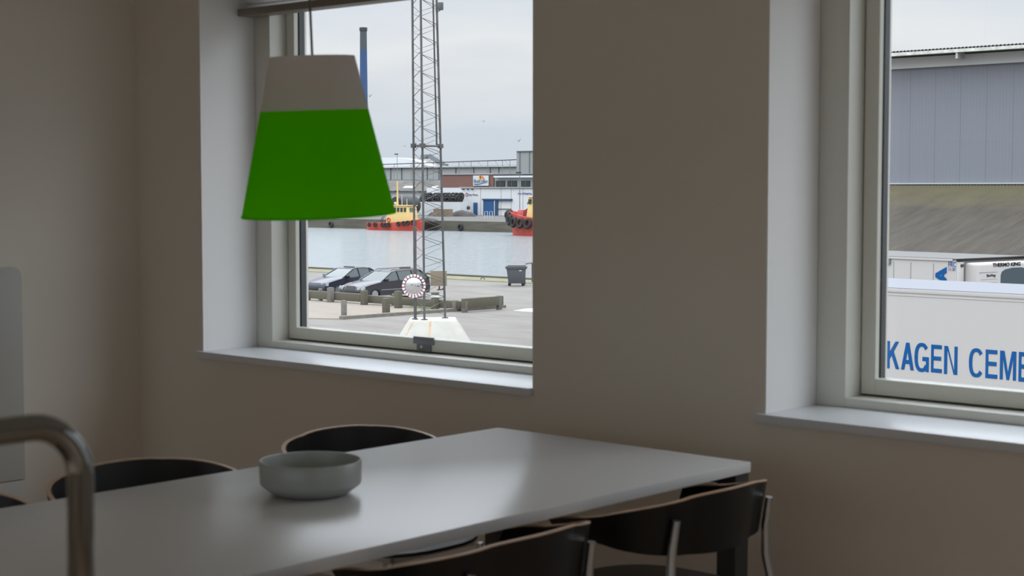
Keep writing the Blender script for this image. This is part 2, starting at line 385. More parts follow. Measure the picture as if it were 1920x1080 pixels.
pd_.part('socket', MB().lathe([(.0001, H-.10), (.02, H-.10), (.02, H-.01), (.0001, H-.01)], 20, M=Q), M_white)
pd_.part('bulb', MB().lathe([(.0001, H-.21), (.018, H-.205), (.03, H-.185), (.033, H-.165), (.028, H-.135), (.015, H-.10), (.0001, H-.10)], 20, M=Q), M_white)
top = Q @ Vector((0, 0, H-.01)); up_ = Q @ Vector((0, 0, 1))
ztop = RZ - lp.z - .02; kk = (ztop-top.z)/up_.z
pd_.part('cord', MB().tube([top, top + up_*kk], .0032, 8), mat('cord_grey', (.10, .10, .10), .6))
ct = top + up_*kk
pd_.part('ceiling_rose', MB().lathe([(.0001, -.02), (.045, -.02), (.05, .019), (.0001, .019)], 32, ct), M_white)

# ------------------------------------------------------------------ dining chairs (front faces local +x)
def make_chair(label):
    t = Thing('dining_chair', label, 'chair', (0, 0, 0), group='black shell chairs round the white table')
    hw, bk = .285, .222        # half width, back offset
    path = []
    rc = .145
    def bow(y): return -bk - .026*(1-(y/(hw-rc))**2)
    ys_ = [(hw-rc)*(1-2*i/14) for i in range(15)]
    arcp = [(-bk+rc-rc*math.sin(a), hw-rc+rc*math.cos(a)) for a in [math.pi/2*i/8 for i in range(9)]]
    path = [(.10, hw-.012), (.05, hw-.004), (-.03, hw)] + arcp[:-1] + [(bow(y), y) for y in ys_] + [(x, -y) for x, y in arcp[:-1]][::-1] + [(-.03, -hw), (.05, -hw+.004), (.10, -hw+.012)]
    n = len(path); band = MB(); edge = MB()
    def sec(i):
        x, y = path[i]; u = abs(i/(n-1)-.5)*2         # 0 at back centre, 1 at tips
        zt = .762 - .085*u**2.7; zb = .600 + .045*u**2.0
        p0 = path[max(i-1, 0)]; p1 = path[min(i+1, n-1)]
        tx, ty = p1[0]-p0[0], p1[1]-p0[1]; L = math.hypot(tx, ty); nx, ny = ty/L, -tx/L
        if nx*x + ny*y < 0: nx, ny = -nx, -ny
        return x, y, zt, zb, nx, ny
    th = .012
    for key, bd, z_of in (('b', band, 0), ('e', edge, 1)):
        rows = []
        for i in range(n):
            x, y, zt, zb, nx, ny = sec(i); fl = .020
            if key == 'b': a, b, oa, ob = zb, zt-.003, 0, fl
            else: a, b, oa, ob = zt-.003, zt, fl, fl
            rows.append([(x+nx*oa, y+ny*oa, a), (x+nx*ob, y+ny*ob, b), (x+nx*(ob-th), y+ny*(ob-th), b), (x+nx*(oa-th), y+ny*(oa-th), a)])
        vs = [v for r in rows for v in r]; fs = []
        for i in range(n-1):
            for k in range(4): fs.append((i*4+k, i*4+(k+1) % 4, i*4+4+(k+1) % 4, i*4+4+k))
        fs += [(0, 1, 2, 3), ((n-1)*4, (n-1)*4+1, (n-1)*4+2, (n-1)*4+3)]
        bd.add(vs, fs)
    b = t.part('backrest', band, M_black, smooth=.5)
    t.part('edge_band', edge, M_ply, b, smooth=.5, label='pale plywood edge')
    st = MB(); pts = [(.24*math.cos(a)*(1.0 if math.cos(a) > 0 else .95), .25*math.sin(a)) for a in [2*math.pi*i/32 for i in range(32)]]
    pts = [(math.copysign(abs(x)**.8*.75, x), math.copysign(abs(y)**.75*.71, y)) for x, y in pts]
    st.prism(pts, .445, .457, lambda u, w, q: (u+.02, w, q))
    s = t.part('seat', st, M_black, bevel=.003)
    fr = MB().bar((.2, -.17, .435), (.2, .17, .435), .02, .018); fr.bar((-.17, -.17, .435), (-.17, .17, .435), .02, .018)
    fr.bar((-.17, -.17, .435), (.2, -.17, .435), .02, .018); fr.bar((-.17, .17, .435), (.2, .17, .435), .02, .018)
    t.part('seat_frame', fr, M_steel)
    for sg in (-1, 1):
        t.part('leg', MB().tube([(.245, sg*.235, .0), (.21, sg*.19, .43)], [.009, .012], 12), M_steel)
        l = MB().tube([(-.30, sg*.262, 0), (-.25, sg*.232, .40), (-.224, sg*.212, .55), (-.226, sg*.208, .63), (-.238, sg*.206, .705)], [.009, .012, .012, .012, .010], 12)
        t.part('leg', l, M_steel)
    return t.o
c0 = make_chair('black curved-back chair at the right of the table, the one nearest the window wall')
XR, XL = -2.545, -3.565
ch_y = [3.30, 2.58, 1.86]
c0.location = (XR-.01, 3.36, 0); c0.rotation_euler = (0, 0, math.pi)
dup(c0, (XR-.01, 2.62, 0), math.pi+.02, 'black curved-back chair at the right of the table, second from the window wall')
dup(c0, (XR-.01, 1.885, 0), math.pi, 'black curved-back chair at the right of the table, nearest the camera')
dup(c0, (XL, 3.355, 0), .0, 'black curved-back chair beyond the table whose back rises behind the bowl')
dup(c0, (XL+.03, 2.535, 0), .02, 'black curved-back chair beyond the table, left of the bowl')
dup(c0, (XL+.02, 1.87, 0), -.02, 'black curved-back chair beyond the table at the left edge of the photo')

# ------------------------------------------------------------------ bar stool, only its tube back in view
p = at_d(151, 900, 1.62); sx_, sy_ = p.x, p.y
zt = at_d(110, 790, 1.62).z
bs = Thing('bar_stool', 'chrome tube-framed bar stool in the left foreground, its back frame blurred', 'stool', (sx_-.2, sy_-.23, 0), world=True)
R_ = .055
pts = [(sx_-.01, sy_, .79), (sx_, sy_, zt-R_)] + [(sx_, sy_-R_+R_*math.cos(a), zt-R_+R_*math.sin(a)) for a in [i*math.pi/16 for i in range(1, 9)]]
pts += [(sx_, sy_-.46+R_-R_*math.sin(a), zt-R_+R_*math.cos(a)) for a in [i*math.pi/16 for i in range(0, 9)]] + [(sx_-.01, sy_-.46, .79)]
bs.part('back_frame', MB().tube(pts, .0135, 20), M_chrome)
bs.part('seat', MB().box(sx_-.40, sx_-.01, sy_-.44, sy_-.02, .77, .81), M_black, bevel=.012)
for dx in (-.36, -.03):
    for dy in (-.41, -.05):
        bs.part('leg', MB().tube([(sx_+dx+(.04 if dx > -.1 else -.04), sy_+dy+(.03 if dy > -.1 else -.03), 0), (sx_+dx, sy_+dy, .77)], .0125, 14), M_chrome)
bs.part('footrest', MB().tube([(sx_-.385, sy_-.43, .28), (sx_-.385, sy_-.03, .28)], .009, 10), M_chrome)


# ================================================================== HARBOUR
def PY(px, Y): return at_y(px, 354, Y).x                 # X of a picture column on the plane y = Y
def ZY(px, py, Y): return at_y(px, py, Y).z
def flat(name, poly, z0, z1, m, **k):
    return solo(name, MB().prism([(p[0], p[1]) for p in poly], z0, z1, lambda u, w, t: (u, w, t)), m, smooth=None, **k)
YQ, YQ2 = 72.0, 191.0
M_asph = two_tone('asphalt', (.135, .122, .107), (.178, .165, .148), .35, .35, .65, .95, (1, 3.2, 1))
M_sand = two_tone('sandy_gravel', (.19, .16, .13), (.235, .20, .165), 1.1, .3, .7, 1, (.6, 2, 1))
M_verge = two_tone('weedy_verge', (.19, .17, .11), (.12, .13, .065), 1.6, .35, .7, 1)
M_kerb = mat('kerb_stone', (.17, .155, .13), .9, noise=(4, .2))
M_wood = mat('weathered_timber', (.095, .088, .062), .9, noise=(9, .35, (1, 1, 6)))
M_post = mat('grey_post', (.135, .125, .11), .9, noise=(9, .25))
M_quay = two_tone('old_quay_wall', (.06, .057, .04), (.12, .11, .085), .8, .3, .7, .95, (.3, 1, 3))
M_conc = mat('concrete_apron', (.08, .078, .07), .9, noise=(.3, .12))
solo('lower_storey', MB().box(RX0-.2, RX1+.2, RY0-.15, YO, GZ, -.1), M_conc, kind='structure', smooth=None)
solo('quay_ground', MB().box(-170, 60, -60, YQ, GZ-2, GZ), M_asph, kind='structure', smooth=None)
solo('far_quay', MB().box(-420, 60, YQ2, 420, WZ-2, GZ+.1), M_conc, kind='structure', smooth=None)
# water
mw = mat('harbour_water', (.19, .215, .22), .12, spec=.3)
n = mw.node_tree.nodes; l = mw.node_tree.links; b = n['Principled BSDF']
t_ = n.new('ShaderNodeTexCoord'); m1 = n.new('ShaderNodeMapping'); m1.inputs['Scale'].default_value = (.55, 1.1, 1); m1.inputs['Rotation'].default_value = (0, 0, .5)
l.new(t_.outputs['Object'], m1.inputs[0]); z1 = n.new('ShaderNodeTexNoise'); z1.inputs['Scale'].default_value = .75; z1.inputs['Detail'].default_value = 7; z1.inputs['Roughness'].default_value = .62
l.new(m1.outputs[0], z1.inputs[0]); bpn = n.new('ShaderNodeBump'); bpn.inputs['Strength'].default_value = 1.0; bpn.inputs['Distance'].default_value = .65
l.new(z1.outputs[0], bpn.inputs['Height']); l.new(bpn.outputs[0], b.inputs['Normal'])
solo('harbour_water', MB().box(-420, 60, YQ+.5, YQ2-.6, WZ-1, WZ), mw, 'pale rippled harbour water between the two quays', 'water', kind='stuff', smooth=None)
# near quay: wall, grassy coping
solo('near_quay_wall', MB().box(-170, 60, YQ, YQ+.5, WZ-2, GZ+.12), M_quay, kind='structure', smooth=None)
flat('grass_strip', [(-150, 69.4), (20, 69.4), (20, 71.98), (-150, 71.98)], GZ-.02, GZ+.03, M_verge, label='strip of dry grass and gravel along the near quay edge', cat='grass', kind='stuff')
# sandy area with kerb
k0, k1, k2 = at_z(640, 599, GZ), at_z(835, 585, GZ), at_z(945, 577, GZ)
kk0 = at_z(560, 602, GZ)
flat('sandy_yard', [(-78, 51.6), (PY(560, 44), 44), (k0.x, k0.y), (k1.x, k1.y), (k2.x, k2.y), (at_z(940, 572, GZ).x, at_z(940, 572, GZ).y), (at_z(866, 575, GZ).x, at_z(866, 575, GZ).y)], GZ-.02, GZ+.03, M_sand, kind='structure')
vg = [at_z(760, 590, GZ), at_z(835, 584.5, GZ), at_z(940, 577.5, GZ), at_z(862, 579, GZ), at_z(770, 575, GZ)]
flat('weedy_patch', vg, GZ+.02, GZ+.045, M_verge, label='weedy patch of ground under the timber barrier', cat='grass', kind='stuff')
kb = MB()
for a, c in ((k0, k1), (k1, k2)): kb.bar((a.x, a.y, GZ+.06), (c.x, c.y, GZ+.06), .28, .16)
solo('kerb', kb, M_kerb, 'low stone kerb edging the sandy yard beside the mast', 'kerb')
mk = [at_z(962, 583, GZ), at_z(1010, 586, GZ), at_z(1010, 578, GZ), at_z(985, 579, GZ)]
flat('painted_marking', mk, GZ-.01, GZ+.012, mat('road_paint', (.38, .385, .39), .7), kind='structure')
mk = [at_z(655, 625, GZ), at_z(700, 629, GZ), at_z(706, 624, GZ), at_z(672, 622, GZ)]
flat('repair_patch', mk, GZ-.01, GZ+.006, mat('asphalt_patch', (.26, .26, .25), .9), kind='structure')

# posts ---------------------------------------------------------------
def post(px, base, w, h, label, square=True, m=None, name='bollard_post', cap=None):
    p = at_z(px, base, GZ+.03); mb = MB()
    if square: mb.box(-w/2, w/2, -w/2, w/2, 0, h)
    else: mb.lathe([(.0001, 0), (w/2, 0), (w/2, h*.93), (w*.35, h), (.0001, h)], 16)
    o = solo(name, mb, m or M_wood, label, 'post', (p.x, p.y, GZ+.02), .0, 'posts round the sandy yard', bevel=.03 if square else 0, world=False)
    return o, p
post(645, 595, .25, .74, 'grey round-topped post standing by the near end of the kerb', False, M_post)
post(724, 589.5, .26, .72, 'square timber post standing on the kerb between the first post and the mast')
post(683, 571.5, .27, .70, 'timber post in front of the right front wheel of the estate car')
post(620, 566.5, .26, .72, 'wide timber post between the saloon and the estate car', m=M_post)
post(747, 577.5, .28, .80, 'timber post directly left of the round traffic mirror')
pb, pp = post(816, 580.5, .27, .80, 'dark timber post with a white band behind the lattice mast')
bd = bpy.data.objects.new('white_band', MB().box(-.14, .14, -.14, .14, .57, .67).mesh('white_band', mat('white_band', (.75, .76, .78), .5))); C.objects.link(bd); bd.parent = pb; bd['label'] = 'white painted band'
post(650, 560, .16, .60, 'thin grey post standing before the middle of the estate car grille', m=M_post)
post(601, 564, .16, .62, 'thin grey post before the front wheel of the saloon car', m=M_post)
post(739, 572, .18, .55, 'short pale grey post just left of the post beside the mirror', m=M_post)
# timber barrier rails
YB = 51.5
def rail(xa, ya, xb, yb, zb, zt_, w, label, posts=()):
    t = Thing('timber_barrier', label, 'barrier', (xa, ya, GZ), group='timber barriers', world=True)
    a = Vector((xa, ya, GZ+(zb+zt_)/2)); c = Vector((xb, yb, GZ+(zb+zt_)/2))
    t.part('beam', MB().bar(a, c, w, zt_-zb), M_wood, bevel=.03)
    for (u, h) in posts:
        q = a.lerp(c, u); t.part('post', MB().box(q.x-.11, q.x+.11, q.y-.22, q.y-.02+0, GZ, GZ+h), M_post, bevel=.02)
rail(PY(566, YB), YB, PY(676, YB), YB, .12, .50, .22, 'low timber beam in front of the noses of the two parked cars', ((.12, .45),))
rail(PY(690, YB), YB, PY(864, YB), YB, .10, .46, .22, 'long timber barrier running from the estate car behind the mast', ((.96, .50),))
q0, q1 = at_z(868, 586, GZ), at_z(941, 580, GZ)
rail(q0.x, q0.y, q1.x, q1.y, .20, .62, .22, 'short timber barrier on two posts right of the mast', ((.09, .52), (.97, .64)))

# ------------------------------------------------------------------ cars
M_navy = mat('navy_car_paint', (.012, .014, .03), .28, .2, coat=.4)
M_blk = mat('black_car_paint', (.018, .017, .024), .28, .2, coat=.4)
M_carglass = mat('car_glass', (.05, .07, .07), .06, spec=.5)
M_tyre = mat('tyre_rubber', (.015, .015, .016), .85)
M_lamp = mat('headlamp', (.30, .32, .34), .15)
def make_car(label, loc, paint, L, cabin, W_=1.80, glx=(1.05,), rails=False, grille=True):
    t = Thing('car', label, 'car', loc, -math.pi/2, group=None)
    hL = L/2; hw = W_/2
    def arch(cx, r=.35, n=8): return [(cx + r*math.cos(a), .24 + r*math.sin(a)*1.05) for a in [math.pi*i/n for i in range(n+1)]]
    fa, ra = hL-.86, -hL+1.05
    prof = [(hL-.10, .22), (hL, .40), (hL-.01, .56), (hL-.10, .70), (hL-.55, .82), (cabin[0][0]+.08, .94), (cabin[0][0]-.1, .965), (0, .98), (cabin[-1][0]-.02, 1.0), (-hL+.04, .97 if not rails else .98), (-hL, .60), (-hL+.05, .28), (-hL+.2, .22)]
    prof += [(x, z) for x, z in arch(ra)][::-1] + [(x, z) for x, z in arch(fa)][::-1]
    def f(u, w, tt):
        k = 1 - max(0, (w-.55))*.10 - max(0, abs(u)-hL+.5)*.22
        return (u, tt*k, w)
    body = MB()
    ys = [-1, -.9, .9, 1]; n = len(prof)
    lay = []
    for s_ in ys:
        inset = .04 if abs(s_) == 1 else 0
        vs = []
        for (u, w) in prof:
            top = w > .5
            vs.append(f(u*(1-inset*.25), w - (inset if top else 0), s_*hw))
        lay.append(vs)
    vs = [v for r in lay for v in r]
    fs = [list(range(n))[::-1], list(range(3*n, 4*n))]
    for r in range(3):
        for i in range(n): fs.append([r*n+i, r*n+(i+1) % n, (r+1)*n+(i+1) % n, (r+1)*n+i])
    body.add(vs, fs)
    bo = t.part('body', body, paint, smooth=.5)
    def hwz(z): return (.80 - (z-.95)*.36)*W_/1.8
    g = MB(); n = len(cabin)
    vs = [(x, -hwz(z), z) for x, z in cabin] + [(x, hwz(z), z) for x, z in cabin]
    g.add(vs, [list(range(n))[::-1], list(range(n, 2*n))] + [[i, (i+1) % n, n+(i+1) % n, n+i] for i in range(n)])
    t.part('windows', g, M_carglass, smooth=.3)
    top = [c for c in cabin if c[1] > 1.3]
    r = MB(); ins = .012
    tp = [(x, z+ins) for x, z in top]; lo = [(x, z-.035) for x, z in top][::-1]
    pr = tp + lo; n = len(pr)
    vs = [(x, -hwz(z)-.012, z) for x, z in pr] + [(x, hwz(z)+.012, z) for x, z in pr]
    r.add(vs, [list(range(n))[::-1], list(range(n, 2*n))] + [[i, (i+1) % n, n+(i+1) % n, n+i] for i in range(n)])
    t.part('roof', r, paint, smooth=.6)
    for sg in (-1, 1):
        def P(x, z): return (x, sg*(hwz(z)+.006), z)
        t.part('front_pillar', MB().bar(P(*cabin[0]), P(*top[0]), .06, .05), paint, smooth=None); t.part('rear_pillar', MB().bar(P(*cabin[-1]), P(*top[-1]), .09, .05), paint, smooth=None)
        for xb in glx: t.part('door_pillar', MB().bar(P(xb-.05, .95), P(xb, 1.38), .07, .03, up=(1, 0, 0)), paint, smooth=None)
    for x in (fa, ra):
        for sg in (-1, 1):
            w = t.part('wheel', MB().lathe([(.12, -.09), (.29, -.10), (.315, -.07), (.315, .07), (.29, .10), (.12, .09)], 24, (x, sg*(hw-.12), .315), 0, Matrix.Rotation(math.pi/2, 3, 'X'), True), M_tyre)
            t.part('rim', MB().disc((x, sg*(hw-.05), .315), (0, sg, 0), .20, .10, 20), M_steel, w)
    for sg in (-1, 1):
        h = MB()
        if grille: h.disc((hL-.10, sg*.60*hw/.9, .62), (1, sg*.15, .25), .105, .14, 18); h.disc((hL-.16, sg*.80*hw/.9, .62), (1, sg*.4, .25), .095, .16, 18)
        else: h.obox((hL-.14, sg*.68*hw/.9, .63), (.06, sg*-.03, 0), (-.03, sg*.17, 0), (-.02, 0, .075))
        t.part('headlamp', h, M_lamp)
        m_ = t.part('door_mirror', MB().box(cabin[0][0]-.32, cabin[0][0]-.17, sg*(hw-.08), sg*(hw+.12), .93, 1.06), paint, bevel=.03)
        t.part('side_moulding', MB().box(ra+.42, fa-.42, sg*(hw-.02), sg*(hw+.012), .50, .535), M_steel)
    if grille:
        gm = MB().obox((hL-.055, 0, .63), (.03, 0, .012), (0, .30, 0), (-.03, 0, .09))
        go = t.part('grille', gm, M_dark)
        t.part('grille_surround', MB().bar((hL-.07, -.31, .73), (hL-.07, .31, .73), .03).bar((hL-.03, -.31, .53), (hL-.03, .31, .53), .03).bar((hL-.05, -.31, .53), (hL-.08, -.31, .73), .03).bar((hL-.05, .31, .53), (hL-.08, .31, .73), .03), M_steel, go)
    if rails:
        for sg in (-1, 1):
            t.part('roof_rail', MB().tube([(.15, sg*.56, 1.42), (.0, sg*.57, 1.475), (-1.5, sg*.57, 1.485), (-1.75, sg*.56, 1.43)], .018, 8), M_dark)
    else:
        t.part('roof_bar', MB().bar((-.2, -.40, 1.435), (-.2, .40, 1.435), .05, .035), M_dark)
    return t
xw0, xw1 = PY(628, 52.6), PY(675.5, 52.6)
make_car('black estate car with roof rails parked nose-on behind the timber beam', ((xw0+xw1)/2, 52.7+2.4, GZ), M_blk, 4.8,
         [(1.02, .93), (.20, 1.36), (-.1, 1.41), (-.9, 1.43), (-1.75, 1.40), (-2.28, .97)], glx=(-.15, -1.15), rails=True)
xs1 = PY(606, 53.6)
make_car('dark blue saloon car partly hidden by the window frame beside the estate car', (xs1-.86, 53.7+2.2, GZ), M_navy, 4.4,
         [(.95, .93), (.12, 1.35), (-.15, 1.40), (-.75, 1.40), (-1.05, 1.35), (-1.70, .99)], W_=1.73, glx=(-.2, -1.0), grille=False)

# ------------------------------------------------------------------ lattice mast on its concrete base
mbp = at_z(812, 655, GZ); mb_c = mbp                         # centre of the base
vd = Vector((mbp.x, mbp.y, 0)).normalized(); vr = Vector((vd.y, -vd.x, 0))
M_galv = mat('galvanised_steel', (.10, .10, .098), .5, .35, noise=(2, .25))
M_wconc = two_tone('whitewashed_concrete', (.36, .345, .30), (.42, .405, .365), 2.5, .3, .6, .9)
nn = M_wconc.node_tree.nodes; ll = M_wconc.node_tree.links
BH = 1.05
bs_ = MB(); bt, bb_ = .78, 1.42
angs = [math.atan2(vd.y, vd.x) + math.pi*.25 + i*math.pi/2 for i in range(4)]
vs = [(mbp.x + math.cos(a)*bb_*1.414, mbp.y + math.sin(a)*bb_*1.414, GZ) for a in angs] + [(mbp.x + math.cos(a)*bt*1.414, mbp.y + math.sin(a)*bt*1.414, GZ+BH) for a in angs]
bs_.add(vs, [(3, 2, 1, 0), (4, 5, 6, 7)] + [(i, (i+1) % 4, 4+(i+1) % 4, 4+i) for i in range(4)])
BT = Thing('mast_base', 'whitewashed sloping concrete base with rust streaks under the lattice mast', 'base', (mbp.x, mbp.y, GZ), world=True)
BT.part('block', bs_, M_wconc, bevel=.03)
front = (Vector(vs[5]) + Vector(vs[6]))/2 if False else None
def on_face(u, w, lift=.012):                              # u across, w up on the camera side of the base
    h = bb_ + (bt-bb_)*w
    return mbp + vr*(u*h) - vd*(h+lift) + Vector((0, 0, GZ - mbp.z + BH*w))
M_rust = two_tone('rust_stain', (.55, .20, .05), (.60, .42, .26), 6, .35, .6, .95)
for (u, wd, w0) in ((-.12, .035, .40), (-.86, .02, .5)):
    r = MB(); P4 = [on_face(u-wd, .985), on_face(u+wd*1.3, .985), on_face(u+wd*.5, w0), on_face(u-wd*.2, w0)]
    Q4 = [p + vd*.01 for p in P4]; r.add(P4+Q4, [(0, 1, 2, 3), (7, 6, 5, 4), (0, 1, 5, 4), (1, 2, 6, 5), (2, 3, 7, 6), (3, 0, 4, 7)])
    BT.part('rust_streak', r, M_rust, label='orange rust streak')
def leg_at(px0, px1, dd):          # foot and top of a leg from its picture columns; dd = distance behind the base centre
    d0 = (mbp.xy.length)
    foot = mbp + vd*dd
    def hit(px, z):
        r = ray(px, 354); h = Vector((r.x, r.y)); k = (foot.xy.dot(vd.xy)) / h.dot(vd.xy)
        return Vector((h.x*k, h.y*k, z))
    return hit(px0, GZ+BH), hit(px1, CAM.z + 354/3005*55.5)
s60 = .52
A0, A1 = leg_at(777, 774.5, -.12); B0, B1 = leg_at(795, 790, -.46); D0, D1 = leg_at(834, 819.5, .30)
ext = 1.22
legs = [(a, a + (b_-a)*ext) for a, b_ in ((A0, A1), (B0, B1), (D0, D1))]
mt = Thing('lattice_mast', 'tall three-legged steel lattice mast rising from the white concrete base', 'mast', (mbp.x, mbp.y, GZ+BH), world=True)
for a, b_ in legs: mt.part('leg', MB().tube([a, b_], .038, 8), M_galv)
for a, b_ in legs: mt.part('foot_plate', MB().disc(a + Vector((0, 0, .01)), (0, 0, 1), .11, .04, 12), M_galv)
Ht = legs[0][1].z - legs[0][0].z; NP = int(Ht/.62)
cnt = 0; rest = MB()
for fi, (i, j) in enumerate(((0, 1), (1, 2), (0, 2))):
    for k in range(NP):
        def pt(q, h): a, b_ = legs[q]; return a.lerp(b_, min(1, h/Ht))
        h0 = .12 + k*.62 + (.2 if fi == 1 else 0); p_, q_, r_ = pt(i, h0), pt(j, h0+.29), pt(i, h0+.58)
        if fi == 2: p_, q_, r_ = pt(j, h0), pt(i, h0+.31), pt(j, h0+.62)
        if h0 < Ht-.6:
            mt.part('brace', MB().tube([p_, q_, r_], .0115, 6), M_galv)
hj = (CAM.z + (354-275)/3005*55.4) - (GZ+BH)
def pt(q, h): a, b_ = legs[q]; return a.lerp(b_, min(1, h/Ht))
for q in range(3): mt.part('flange', MB().lathe([(.0001, -.07), (.10, -.07), (.10, .07), (.0001, .07)], 14, pt(q, hj)), M_galv)
mt.part('joint_ring', MB().tube([pt(0, hj), pt(1, hj)], .035, 6).tube([pt(1, hj), pt(2, hj)], .035, 6).tube([pt(2, hj), pt(0, hj)], .035, 6), M_galv)
off = vr*-.13
mt.part('cable_tray', MB().tube([pt(2, hj)+off, pt(2, Ht)+off*.9], .03, 6), M_galv)
# little floodlight near the top
fp = pt(2, Ht*.875) + vr*.16; fp.z = CAM.z + (354-18)/3005*55.5
fl = Thing('floodlight', 'small square floodlight clamped to the right leg high on the mast', 'lamp', fp, world=True)
fl.part('housing', MB().obox(fp, vr*.09, vd*.07, Vector((0, 0, .13))), M_galv, bevel=.02)
fl.part('bracket', MB().bar(fp - Vector((0, 0, .12)), fp - vr*.14 - Vector((0, 0, .22)), .03), M_galv)
# traffic mirror on a post in front of the left leg
dm = 54.2
mc = at_d(776, 536.5, dm)
tm = Thing('traffic_mirror', 'round convex traffic mirror with red and white rim on a post beside the mast', 'mirror', (mc.x, mc.y, GZ), world=True)
mv = (CAM - mc).normalized(); mv = (mv + Vector((.18, 0, -.12))).normalized()
q = Vector((0, 0, 1)).rotation_difference(mv).to_matrix()
Rm = .335
prof = [(.0001, .05)] + [(Rm*math.sin(a)/math.sin(.55), .05 - Rm*(1-math.cos(a))/math.sin(.55)) for a in [.55*i/8 for i in range(1, 9)]]
tm.part('mirror_glass', MB().lathe(prof, 48, mc, 0, q), mat('mirror_silver', (.86, .87, .88), .03, 1))
rim = MB(); N = 60
for i in range(N):
    a0, a1 = 2*math.pi*i/N, 2*math.pi*(i+1)/N
    def rp_(r, z, a): return q @ Vector((r*math.cos(a), r*math.sin(a), z)) + mc
    vs = [rp_(r, z, a) for a in (a0, a1) for (r, z) in ((Rm-.01, .0), (Rm-.01, .02), (Rm+.065, .012), (Rm+.065, -.04), (Rm-.01, -.04))]
    rim.add(vs, [(k, (k+1) % 5, 5+(k+1) % 5, 5+k) for k in range(5)], 1 if i % 3 == 0 else 0)
tm.part('rim', rim, [mat('rim_white', (.78, .74, .75), .5), mat('rim_red', (.30, .03, .06), .5)], smooth=None, label='rim of alternating red and white marks')
mp_ = mc - mv*.10
pb2 = at_d(784, 599, dm)
ppx = mc + vr*.06 + vd*.16
tm.part('post', MB().tube([(ppx.x, ppx.y, GZ+.72), (ppx.x, ppx.y, mc.z+2.0)], .032, 10), M_galv)
tm.part('clamp', MB().bar(mc - mv*.05, (ppx.x, ppx.y, mc.z), .08), M_galv)
# brown plate on mast
sc_ = at_d(822.5, 522, 56.3)
sg_ = Thing('sign_board', 'square brown board seen from behind, fixed behind the mast', 'sign', sc_, world=True)
sg_.part('board', MB().obox(sc_, vr*.285, vd*.012, Vector((0, 0, .265))), mat('brown_board', (.22, .175, .12), .7), bevel=.006)
ar = sc_ + vr*.02 - Vector((0, 0, .27))
sg_.part('bracket', MB().bar(ar, ar - Vector((0, 0, .13)), .035).bar(ar - Vector((0, 0, .13)) - vr*.08, ar - Vector((0, 0, .12)) + vr*.12, .04).bar(ar - Vector((0, 0, .12)) + vr*.12, ar + vr*.20 - vd*.1, .04), M_dark)

# ------------------------------------------------------------------ bin, bar, mooring ring at the quay edge
bc = at_z(968, 536, GZ)
bn = Thing('wheeled_bin', 'dark grey four-wheeled rubbish bin standing at the quay edge', 'bin', (bc.x, bc.y, GZ), math.radians(42))
M_bin = mat('bin_plastic', (.075, .08, .088), .5)
bo = MB(); w0, w1, d0, d1 = .44, .56, .30, .38
vs = [(-w0, -d0, .15), (w0, -d0, .15), (w0, d0, .15), (-w0, d0, .15), (-w1, -d1, 1.05), (w1, -d1, 1.05), (w1, d1, 1.05), (-w1, d1, 1.05)]
bo.add(vs, [(3, 2, 1, 0), (4, 5, 6, 7), (0, 1, 5, 4), (1, 2, 6, 5), (2, 3, 7, 6), (3, 0, 4, 7)])
bn.part('body', bo, M_bin, bevel=.03)
bn.part('lid', MB().box(-.62, .62, -.43, .43, 1.05, 1.13).box(-.50, .55, -.33, .38, 1.12, 1.19), M_bin, bevel=.03)
bn.part('rim_handle', MB().tube([(-.62, -.40, 1.02), (.62, -.40, 1.02)], .03, 8), M_bin)
bn.part('sticker', MB().box(.16, .30, -.372, -.36, .86, .90), M_white)
for x in (-.38, .38):
    for y in (-.25, .25):
        bn.part('wheel', MB().disc((x, y, .09), (0, 1, 0), .09, .05, 18), M_tyre)
rb = at_z(984, 534, GZ); 
rt = 1.12
br = Thing('tube_barrier', 'bent steel tube barrier standing right of the wheeled bin', 'barrier', (rb.x, rb.y, GZ), world=True)
re = at_z(998, 530, GZ); dr = (re-rb)
br.part('tube', MB().tube([(rb.x, rb.y, GZ), (rb.x, rb.y, GZ+rt)] + [rb.lerp(re, .1) + Vector((0, 0, rt+.08)), rb.lerp(re, .9) + Vector((0, 0, rt+.06)), Vector((re.x, re.y, GZ+rt-.05)), (re.x, re.y, GZ)], .045, 8), M_galv)
mr = at_z(905, 525, GZ)
solo('mooring_ring', MB().torus((mr.x, mr.y, GZ+.05), (math.cos(YAW), math.sin(YAW)-1.4, 0), .11, .025), M_dark, 'small dark mooring hoop on the quay edge left of the bin', 'ring', (mr.x, mr.y, GZ))
# cargo net davit behind estate car
hk = at_z(763, 536, GZ)
dv = Thing('mooring_bollard', 'dark hook-shaped iron fitting on the quay edge behind the estate car', 'bollard', (hk.x, hk.y, GZ), world=True)
hz = ZY(763, 505, hk.y)
dv.part('stem', MB().bar((hk.x, hk.y, GZ), (hk.x, hk.y, hz), .22), M_dark)
dv.part('head', MB().prism([(-.45, hz-.02), (-.40, hz+.12), (.16, hz+.16), (.20, hz-.30), (-.02, hz-.28), (-.16, hz-.06)], -.1, .1, lambda u, w, t: (hk.x+u*1.2, hk.y+t, w)), mat('red_brown_iron', (.10, .055, .055), .7))

